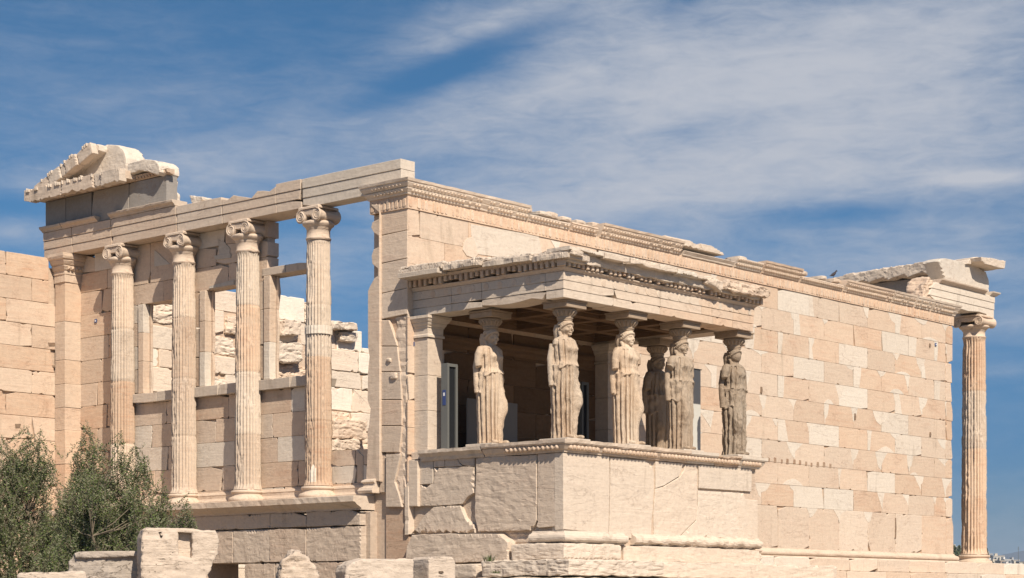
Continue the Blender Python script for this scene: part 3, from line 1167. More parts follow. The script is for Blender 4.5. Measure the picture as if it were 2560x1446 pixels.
def lower_wall():
    """rough podium under the ledge, with a small doorway"""
    x = -.22
    mb = MB()
    F = fr_west(x)
    mb.box(-.08, .7, .9, 4.32, -2.9, .5, (.6, .4, .1))
    mb.box(-.08, .7, 5.56, 11.2, -2.9, .5, (.6, .4, .1))
    mb.box(-.08, .7, 4.3, 5.58, -.42, .5, (.6, .4, .1))

    def run(zb, zt, js, c=0.0, g=.12):
        for a, b in zip(js[:-1], js[1:]):
            P = worn_rect(a, b, zb, zt, chip=.2, notch=.35, big=1.2, jit=.003)
            mb.rough(P, F, c + R.uniform(-.006, .006), -.16, .06, .009, 3.4, (R.uniform(.4, .75), R.uniform(.44, .50), g), 0, a)
    run(.25, .545, [1.02, 2.5, 3.54, 6.3, 8.6, 11.2], .012)
    run(-.42, .235, [1.0, 2.5, 3.55, 4.65, 6.5, 8.6, 11.2], .016)
    run(-1.05, -.43, [1.0, 2.4, 3.4, 4.32])
    run(-1.05, -.43, [5.57, 6.8, 8.2, 9.7, 11.2])
    run(-1.75, -1.06, [1.0, 2.7, 4.32])
    run(-1.75, -1.06, [5.57, 7.4, 9.2, 11.2])
    run(-2.9, -1.76, [1.0, 2.9, 4.32])
    run(-2.9, -1.76, [5.57, 7.4, 9.2, 11.2])
    return mb.build('lower_wall', M_ROUGH, temple)


lower_wall()


def interior():
    """inner face of the north wall, seen through the windows: patched ashlar and torn blocks"""
    yf = 10.45
    F = fr_south(yf)
    mb = MB()
    for (a, b, z) in ((.8, 3.0, 5.75), (3.0, 7.3, 6.1), (7.3, 8.1, 5.7), (8.1, 8.8, 5.35), (8.8, 20.4, 4.6)):
        mb.box(a, b - .002, yf + .03, yf + .7, -3, z, (.7, .5, 0))

    def blk(u0, u1, v0, v1, kind='ashlar', c=0.0):
        a0, zt = on_y(u0, v0, yf)
        a1, zb = on_y(u1, v1, yf)
        _, zt2 = on_y(u1, v0 + (u1 - u0) * .12, yf)
    # upper masonry in courses; heights of the surviving top fall away to the east
    zs = [-1.6, -1.0, -.4, .2, .8, 1.4, 2.02, 2.5, 3.15, 3.62, 4.2, 4.62, 5.15, 5.7, 6.3]
    top = [(2.0, 6.0), (3.2, 6.25), (6.9, 6.38), (7.4, 6.30), (7.9, 5.95), (8.6, 5.75), (8.95, 5.4), (11, 5.3), (14, 5.1), (20.4, 4.9)]

    def ztop(x):
        for (xa, za), (xb, zb) in zip(top[:-1], top[1:]):
            if xa <= x <= xb:
                return za + (zb - za) * (x - xa) / (xb - xa)
        return top[0][1] if x < 2 else 4.9
    rr = random.Random(5)
    for k, (zb, zt) in enumerate(zip(zs[:-1], zs[1:])):
        a = .9 + rr.uniform(0, .6)
        while a < 20.2:
            b = a + rr.uniform(.8, 1.7)
            m = (a + b) / 2
            if zb < ztop(m) - .15:
                z1 = min(zt, ztop(m) + rr.uniform(-.1, .06))
                q = rr.random()
                fine = m < 11
                if q < .62 or not fine:
                    mb.prism(worn_rect(a, b, zb, z1, chip=.6, notch=.4, big=1.5), F, rr.uniform(-.02, .05), -.2, .015,
                             (rr.uniform(.1, .5), rr.uniform(.62, .74), 0) if q > .2 else (.0, .78, 0))
                else:
                    c = rr.uniform(-.02, .09)
                    zz = z1 - rr.uniform(0, .1)
                    mb.rough([(a + .01, zb + rr.uniform(.0, .05)), (b - .01, zb + rr.uniform(0, .08)), (b - rr.uniform(0, .08), zz), (a + rr.uniform(0, .08), zz)],
                             F, c, -.25, .07, .05, 2.4, (rr.uniform(.2, .7), rr.uniform(.60, .72), 0), 1, a * 3)
            a = b
    # a few blocks that stick out
    for (u0, u1, v0, v1, c) in ((690, 757, 850, 905, .25), (709, 757, 795, 838, .3), (832, 897, 800, 825, .35), (832, 920, 1046, 1098, .3), (833, 902, 1096, 1128, .4), (852, 897, 828, 855, .2)):
        a0, zt = on_y(u0, v0, yf - c)
        a1, _ = on_y(u1, v0, yf - c)
        _, zb = on_y(u0, v1, yf - c)
        mb.rough([(a0, zb), (a1, zb + .05), (a1, zt + .03), (a0 + .05, zt)], F, c, -.2, .08, .05, 2.2, (rr.uniform(.2, .8), .55, 0), 2, u0)
    mb.build('inner_wall', M_ROUGH, temple)
    fl = MB()
    fl.box(.75, 20.3, .7, 10.5, -3.2, -2.5, (.6, .45, 0))
    fl.build('floor', M_ROUGH, temple)
    ew = MB()
    ew.box(20.0, 20.55, .62, 10.4, -3, 3.2, (.6, .5, 0))
    ew.build('east_wall', M_MARBLE, temple)


interior()


def entablature():
    y0, y1 = .16, 11.36
    n = MB()
    x = 0.0
    H = (ZA + .56)

    def fascia_block(a, b, zt, tint, broken=False, g=0.0, dp=.62):
        b3 = .185
        for k in range(3):
            zb = ZA + b3 * k
            z2 = min(zt, ZA + b3 * (k + 1)) if k < 2 else zt
            if z2 - zb < .03:
                continue
            P = worn_rect(a, b, zb, z2, chip=0.06, notch=.05 if k == 0 else 0, gap=.0006, jit=.0015)
            if broken and k == 2:
                P = [(a, zb), (b, zb)]
                m = 9
                for s in range(m + 1):
                    t = s / m
                    P.append((b + (a - b) * t, z2 - abs(fz((a + t * 3, b, 2), 1.4, 3)) * .22))
            n.prism(P, fr_west(x), .014 * k - .014, -dp, .006, tint)
    # new marble beam at the south end, older pieces northwards
    fascia_block(y0, 2.86, H, (.12, .49, .05), dp=.36)
    fascia_block(2.90, 3.62, H + .01, (.5, .5, .03), dp=.45)
    fascia_block(3.62, 5.25, H - .03, (.55, .5, .03), True)
    fascia_block(5.26, 6.70, H - .02, (.4, .5, .05), False)
    fascia_block(6.71, 8.9, H, (.6, .48, .05))
    fascia_block(8.91, 10.3, H, (.7, .49, .05))
    fascia_block(10.31, y1, H, (.7, .48, .05))
    n.build('architrave', M_MARBLE, temple)
    # crowning mould over the northern half
    c = MB()
    prof = [(-.3, H + .003), (.03, H + .003), (.04, H + .03), (.10, H + .075), (.11, H + .11), (.10, H + .12), (-.3, H + .12)]
    for a, b, t in ((11.37, 10.62, (.5, .45, .15)), (10.6, 9.35, (.7, .47, 0)), (8.9, 6.72, (.5, .46, .1))):
        c.sweep(prof, [(x, a), (x, b)], t, jit=.012, step=.12)
    c.build('architrave_moulding', M_MARBLE, temple)
    f = MB()
    zf0, zf1 = H + .125, 7.74
    for a, b, t in ((7.08, 8.35, .9), (8.355, 9.66, .8), (9.665, 10.6, 1.0), (10.605, 11.36, .95)):
        f.prism(worn_rect(a, b, zf0 - .11, zf1, chip=.1, notch=.1, gap=.004), fr_west(.05), 0, -.28, .008, (.3, R.uniform(.46, .54), t))
    f.build('frieze', M_GREY, temple)
    fb = MB()
    fb.rough([(7.10, zf0), (7.9, zf0), (7.9, zf1 - .02), (7.16, zf1 - .05), (7.2, 7.45), (7.08, 7.4)], fr_west(.345), 0, -.08, .06, .012, 3, (.15, .55, 0), 1, 2)
    fb.build('frieze_backer', M_ROUGH, temple)


entablature()


def pediment():
    p = bpy.data.objects.new('pediment', None)
    COL.objects.link(p)
    p.parent = temple
    g = MB()
    F = fr_west(0)
    z0 = 7.745
    # bed mould with eggs under the cornice
    prof = [(-.1, z0), (.0, z0), (.02, z0 + .03), (.07, z0 + .07), (.08, z0 + .10), (-.1, z0 + .10)]
    g.sweep(prof, [(.05, 11.36), (.05, 6.95)], (.8, .36, 0), jit=.008, step=.15)
    for k in range(44):
        y = 6.98 + k * .1
        g.prism([(y - .03, z0 + .02), (y + .03, z0 + .02), (y + .025, z0 + .09), (y - .025, z0 + .09)], fr_west(.05), .085, .02, .015, (.9, .4, 0))
    g.build('bed_moulding', M_MARBLE, p)
    c = MB()
    # horizontal cornice slabs overhanging to the west, edges broken
    zc0, zc1 = z0 + .10, z0 + .27
    segs = [(11.52, 10.15, .40), (10.14, 9.0, .41), (8.99, 8.72, .39), (8.71, 8.06, .43)]
    zc0, zc1 = 7.665, 7.955
    for a, b, o in segs:
        P = []
        m = max(4, int((a - b) / .08))
        for s in range(m + 1):
            t = s / m
            P.append((a + (b - a) * t, zc1 + .02 * fz((a + t * 5, 1, 1), 3, 3)))
        for s in range(m + 1):
            t = 1 - s / m
            P.append((a + (b - a) * t, zc0 + max(-.01, .06 * fz((a + t * 4, 3, 1), 1.6, 3))))
        c.rough(P, F, o, .24, .06, .006, 4, (R.uniform(.3, .6), R.uniform(.48, .55), .05), 0, a)
        c.box(-o + .16, .35, b, a, 7.76, zc1 - .03, (.6, .46, 0))
    # leaf fringe left on the upper edge
    for k in range(54):
        y = 8.1 + k * .062
        if R.random() < .62:
            continue
        c.prism([(y - .022, zc1 - .07), (y + .022, zc1 - .07), (y + .018, zc1 + R.uniform(-.02, .03)), (y - .018, zc1)], F, .435, .36, .01, (.3, R.uniform(.46, .54), .06))
    c.build('cornice', M_MARBLE, p)
    rb = MB()
    # torn block to the south of the cornice
    P = [on_x(u, v, -.1) for u, v in ((322, 410), (345, 404), (372, 399), (392, 402), (402, 412), (404, 432), (396, 440), (388, 437), (372, 430), (352, 428), (322, 440))]
    rb.rough(P, fr_west(-.1), .05, -.5, .05, .012, 3, (.12, .57, 0), 2, 7)
    P = [on_x(u, v, .3) for u, v in ((418, 432), (443, 432), (443, 560), (418, 560))]
    rb.build('cornice_block', M_ROUGH, p)
    t = MB()
    # tympanum slab and the raking cornice lying on it
    T = [(11.15, 7.94), (8.60, 7.94), (8.545, 8.15), (8.535, 8.32), (8.63, 8.50), (8.86, 8.65), (9.25, 8.72), (9.45, 8.66)]
    t.rough(T, fr_west(.12), 0, -.55, .08, .010, 3, (.15, .56, 0), 1, 1)
    t.build('tympanum', M_MARBLE, p)
    rk = MB()
    sl = math.atan2(.71, 2.0)
    ya, za = 11.24, 7.82
    L = 2.45
    cs, sn = math.cos(sl), math.sin(sl)

    def FR(a, b, cc):
        return (0.08 - cc, ya - a * cs + b * sn, za + a * sn + b * cs)
    cut = [0, .55, 1.0, 1.16, 1.60, 2.13]
    for a, b in zip(cut[:-1], cut[1:]):
        o = .37 + R.uniform(-.03, .03)
        P = [(a + .006, -.08), (b - .006, -.08 + R.uniform(-.01, .02)), (b - .006, .20), (a + .006, .20 + R.uniform(-.02, .02))]
        rk.rough(P, FR, o, .16, .06, .006, 4, (R.uniform(.25, .5), R.uniform(.48, .54), .08), 1, a)
        for k in range(int((b - a) / .07)):
            q = a + .04 + k * .07
            if R.random() < .5:
                continue
            rk.prism([(q - .022, .15), (q + .022, .15), (q + .02, .23), (q - .02, .23)], FR, o + .012, o - .06, .006, (.3, R.uniform(.38, .5), .1))
    rk.rough([(0, .0), (2.16, .0), (2.2, .12), (2.1, .2), (0, .16)], FR, .165, -.5, .08, .014, 3.5, (.2, .54, 0), 1, 77)
    rk.build('raking_cornice', M_ROUGH, p)
    return p


pediment()


def loose_on_beam():
    mb = MB()
    P = [on_x(u, v, .2) for u, v in ((484, 486), (497, 487), (515, 488), (513, 497), (500, 503), (487, 503))]
    P = [(a, max(b, ZA + .545)) for a, b in P]
    P = [on_x(u, v + 6, .15) for u, v in ((481, 484), (497, 486), (516, 488), (515, 496), (504, 506), (489, 507))]
    mb.rough(P, fr_west(.15), .1, -.16, .04, .012, 5, (.1, .57, 0), 1, 4)
    o = mb.build('loose_stone', M_ROUGH)
    tag(o, 'small pale loose stone lying on the top of the west architrave', 'stone')


loose_on_beam()


def east_front():
    # south east corner column
    c = bpy.data.objects.new('column', None)
    COL.objects.link(c)
    c.parent = temple
    c['label'] = 'free standing fluted column at the far right end'
    c.location = (22.58, .45, 0)
    b = MB()
    column_base(b, .335, -.20, .09, (.7, .53, 0))
    b.box(-.52, .60, -.55, .55, -.46, -.20, (.6, .53, 0), .03)
    b.build('column_base', M_SHAFT, c)
    shaft_mesh(.09, 6.0, .345, .305, dmg=1.2, seed=21, breaks=[(1.0, .45, math.radians(215), .55, .09), (3.4, 1.4, math.radians(195), .22, .12), (1.9, .8, math.radians(200), .25, .13)], rings=190).build('shaft', M_SHAFT, c)
    k = MB()
    ionic_capital(k, .30, 6.0, 6.60 - 6.0, .47, .40, (.7, .54, 0))
    k.build('capital', M_SHAFT, c)
    e = bpy.data.objects.new('east_entablature', None)
    COL.objects.link(e)
    e.parent = temple
    a = MB()
    F = fr_south(.10)
    for k, (zb, zt) in enumerate(((6.60, 6.79), (6.79, 6.98), (6.98, 7.16))):
        P = [(19.35 + .25 * (k == 0) + .1 * k, zb + .002), (23.05, zb + .002), (23.05, zt), (19.42 + .18 * k, zt)]
        if k == 0:
            P = [(20.3, zb + .02), (20.9, zb + .03), (21.6, zb - .0), (22.2, zb + .05), (22.62, zb + .03), (22.7, zb - .09), (23.05, zb - .09), (23.05, zt), (19.5, zt), (19.9, zb + .06)]
        a.prism(P, F, .016 * k, -.6, .008, (.12, .555, 0))
    a.rough([(19.2, 6.60), (19.7, 6.60), (19.75, 7.16), (19.55, 7.3), (19.3, 7.0)], F, -.02, -.6, .07, .05, 3, (.7, .5, 0), 2, 8)
    prof = [(-.3, 7.162), (.03, 7.162), (.05, 7.19), (.10, 7.23), (.11, 7.26), (-.3, 7.26)]
    a.sweep(prof, [(19.95, .07), (22.45, .07)], (.6, .52, 0), jit=.006, step=.2)
    a.sweep(prof, [(22.75, .07), (23.08, .07), (23.08, .7)], (.2, .55, 0), jit=.006, step=.2)
    a.box(22.35, 23.04, .74, 11.4, 6.60, 7.16, (.5, .5, 0))
    a.build('architrave', M_MARBLE, e)
    f = MB()
    P = [on_y(u, v, .18) for u, v in ((2364, 700), (2350, 660), (2347, 653), (2352, 646), (2369, 646), (2388, 650), (2413, 657), (2444, 667), (2467, 679), (2468.5, 689), (2473, 703), (2474, 735), (2420, 718))]
    f.rough(P, fr_south(.18), 0, -.5, .10, .010, 2.2, (.05, .60, .28), 1, 3)
    f.build('frieze', M_GREY, e)
    w = MB()
    # the east front's upper courses seen from behind
    w.box(22.72, 23.0, .9, 7.4, 7.16, 7.86, (.4, .4, .7))
    P = [(1.15, 7.88), (6.2, 7.80), (6.3, 7.95), (5.0, 8.10), (4.2, 8.20), (2.2, 8.25), (1.15, 8.24)]
    w.rough(P, fr_west(22.6), .18, -.4, .09, .022, 3.4, (.35, .52, .1), 0, 6)
    w.rough([(.5, 7.86), (1.12, 7.86), (1.12, 8.12), (.5, 8.16)], fr_west(22.6), .05, -.4, .1, .02, 3, (.5, .45, .3), 1, 5)
    w.build('backing_wall', M_ROUGH, e)
    c2 = MB()
    for pts, y, bk in (([(2453, 643), (2470, 643), (2515, 652), (2512, 672), (2496, 670), (2480, 665), (2464, 661), (2455, 653)], -.22, -1.0), ([(2418, 660), (2424, 648), (2438, 643), (2458, 643), (2462, 660), (2450, 668), (2436, 662)], .10, -.6)):
        P = [on_y(u, v, y) for u, v in pts]
        c2.rough(P, fr_south(y), 0, bk, .06, .012, 3, (.3, .54, .05), 0, 9)
    c2.build('cornice_block', M_ROUGH, e)


east_front()


# ------------------------------------------------------------------ north porch wall on the far left
def porch_wall():
    root = empty('ruined_wall', 'tall sunlit block wall of warm marble at the left edge, behind the olive bushes', 'wall', (-4, 10.9, -2.7))
    mb = MB()
    F = fr_south(10.90)
    mb.box(-9.4, .34, 10.96, 11.6, -2.9, 6.2, (.8, .45, 0))
    z = 6.41
    k = 0
    while z > -2.9:
        zb = z - ROW
        off = -.62 if k % 2 else -1.28
        js = [-9.5] + [off - 1.3275 * i for i in range(7, -1, -1)] + [-.05 - (.18 if k in (0, 1) else 0) + (.13 if k > 1 and k % 2 else .05)]
        if k == 4:
            js = [-9.5, -7, -4.4, -.03]
        for a, b in zip(js[:-1], js[1:]):
            if b - a < .12:
                continue
            t = rnd_tint(False, .6, 1.0)
            mb.prism(worn_rect(a, b, zb, z, chip=.35, notch=.3, big=1.2), F, R.uniform(-.005, .006) + (.0 if k != 4 else .0), -.1, .008, t)
        z = zb
        k += 1
    for (u, v, w, h) in ((120, 857, 20, 9), (130, 914, 8, 5), (139, 1026, 14, 36), (37, 1060, 15, 11)):
        P = [on_y(u, v, 10.9), on_y(u + w, v, 10.9), on_y(u + w * .8, v + h, 10.9), on_y(u + w * (.6 if h > 20 else .1), v + h, 10.9)]
        mb.prism(P, F, .012, -.05, .003, (1, .0, 0))
    o = mb.build('wall_blocks', M_MARBLE, root)
    o.matrix_parent_inverse = root.matrix_world.inverted() if False else Matrix.Translation((4, -10.9, 2.7))


porch_wall()


# ================================================================== PORCH OF THE MAIDENS
XP0, XP1, YP = .08, 6.02, -3.692
ZP, ZPT = 1.40, 1.62
ZE = 4.092
porch = empty('statue_porch', 'square marble porch whose roof rests on six carved women, jutting from the long wall', 'porch')


def podium():
    mb = MB()
    mb.box(XP0 + .08, XP1 - .05, YP + .035, -.02, -.9, ZP + .06, (.6, .46, 0))
    # floor slab
    mb.box(XP0 + .02, XP1 - .02, YP + .02, -.003, ZP + .05, ZPT - .04, (.5, .5, 0))
    # west flank, block by block
    x = XP0

    def blk(pts, c=0.0, tint=None, amp=.014, edge=.09, back=-.25, sc=2.4, sm=1):
        mb.rough(wp(pts, x - c), fr_west(x - c), 0, back, edge, amp, sc, tint or rnd_tint(False, .4, .65), sm, pts[0][0])
    Z = lambda a, b: (980 + a * .2669, 1060 + b * .2669)
    S = lambda L: [Z(a, b) for a, b in L]
    for L in ([(247, 345), (383, 338), (383, 562), (247, 570)], [(388, 338), (490, 332), (490, 402), (388, 406)],
              [(495, 330), (610, 325), (630, 370), (660, 395), (600, 398), (495, 404)], [(614, 324), (772, 318), (772, 400), (665, 388), (630, 362)]):
        mb.prism(wp(S(L), x), fr_west(x), 0, -.2, .008, rnd_tint(False, .3, .5))
    blk(S([(250, 578), (275, 574), (320, 604), (360, 566), (390, 562), (392, 412), (480, 410), (560, 398), (768, 404), (766, 650), (700, 690), (655, 752), (500, 765), (250, 772)]), 0, amp=.010, sm=0)
    blk(S([(182, 1025), (240, 960), (300, 860), (392, 775), (640, 768), (668, 840), (690, 890), (760, 945), (776, 985), (776, 1020)]), .0, amp=.011, sm=0)
    blk(S([(782, 318), (1352, 285), (1356, 700), (1352, 900), (1325, 960), (1290, 1000), (800, 1012), (772, 870), (778, 600)]), .012, (.5, .50, .05), .013, sm=0)
    blk(S([(1362, 284), (1603, 268), (1600, 700), (1592, 955), (1375, 972), (1352, 960), (1362, 850)]), .006, (.5, .50, .05), .005, sm=0)
    blk(S([(130, 1255), (136, 1140), (182, 1040), (500, 1028), (990, 1030), (1060, 1085), (1082, 1110), (1085, 1285), (600, 1300), (130, 1290)]), .14, amp=.013, back=-.4, sm=0)
    blk(S([(1094, 1022), (1328, 1016), (1322, 1112), (1094, 1128)]), -.06, amp=.035, edge=.05)
    blk(S([(1094, 1134), (1250, 1125), (1245, 1280), (1094, 1280)]), -.02, amp=.02, edge=.05)
    # south face orthostates
    F = fr_south(YP)
    xs = [XP0, 1.42, 2.66, 3.72]
    Yp = lambda L: [on_y(1500 + a * .2669, 1060 + b * .2669, YP) for a, b in L]
    mb.prism(Yp([(-343, 270), (88, 305), (92, 560), (80, 1040), (-340, 990)]), F, .004, -.2, .012, (.35, .54, 0))
    mb.rough(Yp([(98, 318), (430, 345), (490, 400), (505, 470), (505, 640), (490, 860), (475, 1075), (300, 1075), (85, 1040), (96, 700)]), F, .0, -.2, .1, .006, 2, (.35, .55, 0), 0, 3)
    mb.prism(Yp([(522, 348), (780, 372), (745, 490), (600, 580), (524, 604)]), F, .0, -.2, .008, (.3, .54, 0))
    mb.rough(Yp([(522, 610), (600, 588), (750, 500), (790, 440), (800, 388), (915, 380), (915, 700), (905, 900), (700, 1100), (510, 1075), (505, 850)]), F, -.004, -.2, .07, .009, 2.6, (.4, .55, 0), 0, 8)
    mb.prism(Yp([(928, 385), (1420, 425), (1415, 636), (928, 603)]), F, .01, -.2, .006, (.28, .53, .03))
    mb.rough(Yp([(922, 622), (1350, 648), (1375, 720), (1392, 900), (1380, 1140), (700, 1105), (905, 905), (920, 760)]), F, -.004, -.2, .08, .009, 2.2, (.3, .56, 0), 0, 5)
    mb.prism(worn_rect(5.3, XP1, -.05, .80), F, -.006, -.2, .01, (.4, .55, 0))
    mb.box(XP0 + .04, XP0 + .5, YP + .03, YP + .3, -.1, ZP, (.35, .5, .05))
    for (a, b) in ((-3.5, -1.8), (-1.79, -.02)):
        mb.prism(worn_rect(a, b, -.1, ZP), lambda p, q, c: (XP1 + c, p, q), 0, -.2, .01, (.5, .5, 0))
    mb.build('podium', M_ROUGH, porch)
    # base: torus and footing stones
    b = MB()
    prof = [(-.12, .045), (.01, .045), (.02, .02), (.04, .01)]
    for k in range(7):
        an = -math.pi / 2 + math.pi * (1 - k / 6)
        prof.append((.05 + .075 * math.cos(an), -.075 + .075 * math.sin(an)))
    prof += [(.08, -.16), (-.12, -.16)]
    b.sweep(prof, [(XP0, -2.98), (XP0, YP), (1.75, YP)], (.3, .53, .03), jit=.012, step=.1)
    b.sweep(prof, [(1.98, YP), (XP1, YP)], (.4, .55, 0), jit=.03, step=.08)
    b.build('base_moulding', M_ROUGH, porch)
    s = MB()
    s.rough([(XP0 - .16, YP - .14), (1.5, YP - .16), (1.6, YP - .02), (1.6, -2.6), (XP0 - .16, -2.6)], lambda p, q, c: (p, q, c), -.17, -.455, .08, .016, 3, (.3, .54, 0), 1, 2)
    s.rough([(1.72, YP - .02), (2.0, YP - .2), (5.9, YP - .2), (5.9, -2.8), (1.8, -2.8)], lambda p, q, c: (p, q, c), -.18, -.455, .12, .010, 2.2, (.4, .55, 0), 0, 4)
    s.rough([(XP0 - .62, YP - .62), (2.1, YP - .66), (2.1, -2.4), (.1, -2.2), (XP0 - .6, -2.3)], lambda p, q, c: (p, q, c), -.46, -.74, .08, .03, 3, (.3, .53, .04), 1, 6)
    s.rough([(2.12, YP - .6), (8, YP - .6), (8, -2.4), (2.12, -2.4)], lambda p, q, c: (p, q, c), -.462, -.76, .16, .015, 2, (.4, .55, 0), 1, 7)
    s.rough([(XP0 - .75, YP - .9), (8, YP - .9), (8, -2.4), (XP0 - .75, -2.0)], lambda p, q, c: (p, q, c), -.775, -1.1, .16, .03, 2, (.4, .52, 0), 1, 9)
    s.rough([(XP0 - .9, YP - 1.2), (8.4, YP - 1.2), (8.4, -2.4), (XP0 - .9, -1.0)], lambda p, q, c: (p, q, c), -1.12, -1.8, .25, .03, 2, (.4, .5, 0), 1, 10)
    s.rough([(XP0 - .5, -2.1), (XP0 + .4, -2.1), (XP0 + .4, -1.1), (XP0 - .5, -1.2)], lambda p, q, c: (p, q, c), -.52, -.78, .1, .02, 2, (.35, .5, .06), 1, 12)
    s.box(XP0 - .3, 8.0, YP - .55, -.1, -2.9, -.80, (.5, .42, .05))
    s.box(8.0, 24.5, -1.9, -1.1, -2.9, -1.46, (.5, .42, .05))
    s.build('footing', M_ROUGH, porch)


podium()


def parapet():
    mb = MB()
    z = ZP
    full = [(-.1, z), (.02, z), (.03, z + .025), (.03, z + .035), (.055, z + .05), (.10, z + .12), (.09, z + .135), (.12, z + .14), (.14, z + .165), (.145, z + .22), (-.1, z + .22)]
    plainp = [(-.1, z), (.03, z), (.045, z + .03), (.06, z + .07), (.12, z + .125), (.13, z + .13), (.13, z + .19), (-.1, z + .2)]
    mb.sweep(plainp, [(XP0, -.30), (XP0, -1.86)], (.35, .48, .06), jit=.018, step=.06)
    mb.sweep(full, [(XP0, -1.88), (XP0, YP), (2.4, YP)], (.5, .5, .03), jit=.016, step=.06)
    mb.sweep(full, [(2.41, YP), (3.62, YP)], (.6, .54, 0), jit=.012, step=.08)
    mb.sweep(full, [(3.63, YP), (4.5, YP)], (.15, .56, 0), jit=.0, step=.3)
    mb.sweep(full[:-2] + [(.10, z + .18), (-.1, z + .19)], [(4.51, YP), (5.28, YP)], (.8, .5, 0), jit=.03, step=.05)
    mb.sweep(full, [(5.29, YP), (XP1, YP), (XP1, -.1)], (.2, .56, 0), jit=.0, step=.3)
    for (F, a0, a1) in ((fr_south(YP), XP0 + .02, XP1), (fr_west(XP0), YP + .03, -2.35)):
        n = int((a1 - a0) / .105)
        for k in range(n):
            a = a0 + .05 + k * .105
            if R.random() < .05:
                continue
            P = [(a + .038 * math.cos(q * math.pi / 4), z + .088 + .045 * math.sin(q * math.pi / 4)) for q in range(8)]
            mb.prism(P, F, .125, .03, .022, (.7, R.uniform(.44, .56), 0), True)
            P = [(a + .052 - .008, z + .05), (a + .052 + .008, z + .05), (a + .052 + .008, z + .13), (a + .052 - .008, z + .13)]
            mb.prism(P, F, .105, .03, .006, (.8, .45, 0))
    mb.build('parapet_moulding', M_MARBLE, porch)


parapet()


def pilaster(x0, x1, name):
    p = bpy.data.objects.new(name, None)
    COL.objects.link(p)
    p.parent = porch
    mb = MB()
    y0 = -.34
    P = [(x0, y0), (x1, y0), (x1, -.002), (x0, -.002)]
    prev = ZPT - .03
    for zz in (2.35, 3.0, 3.70):
        mb.prism(P, lambda a, b, c: (a, b, c), zz, prev + .002, .014, (R.uniform(.25, .5), R.uniform(.5, .56), .04))
        prev = zz
    mb.build('pilaster_shaft', M_MARBLE, p)
    c = MB()
    path = [(x0, .2), (x0, y0), (x1, y0), (x1, -.002)]
    c.sweep([(-.1, 3.70), (.03, 3.70), (.03, 3.74), (.008, 3.76), (.012, 3.88), (.03, 3.885), (.03, 3.91), (.045, 3.92), (.06, 3.95), (.06, 3.97), (.075, 3.975),
             (.10, 4.02), (.10, 4.03), (.12, 4.04), (.12, ZE - .003), (-.1, ZE - .003)], [(x0, -.002), (x0, y0), (x1, y0), (x1, -.002)], (.3, .52, .04), jit=.004, step=.1)
    c.build('pilaster_capital', M_MARBLE, p)


pilaster(XP0 + .10, XP0 + .50, 'pilaster')
pilaster(XP1 - .50, XP1 - .10, 'pilaster')


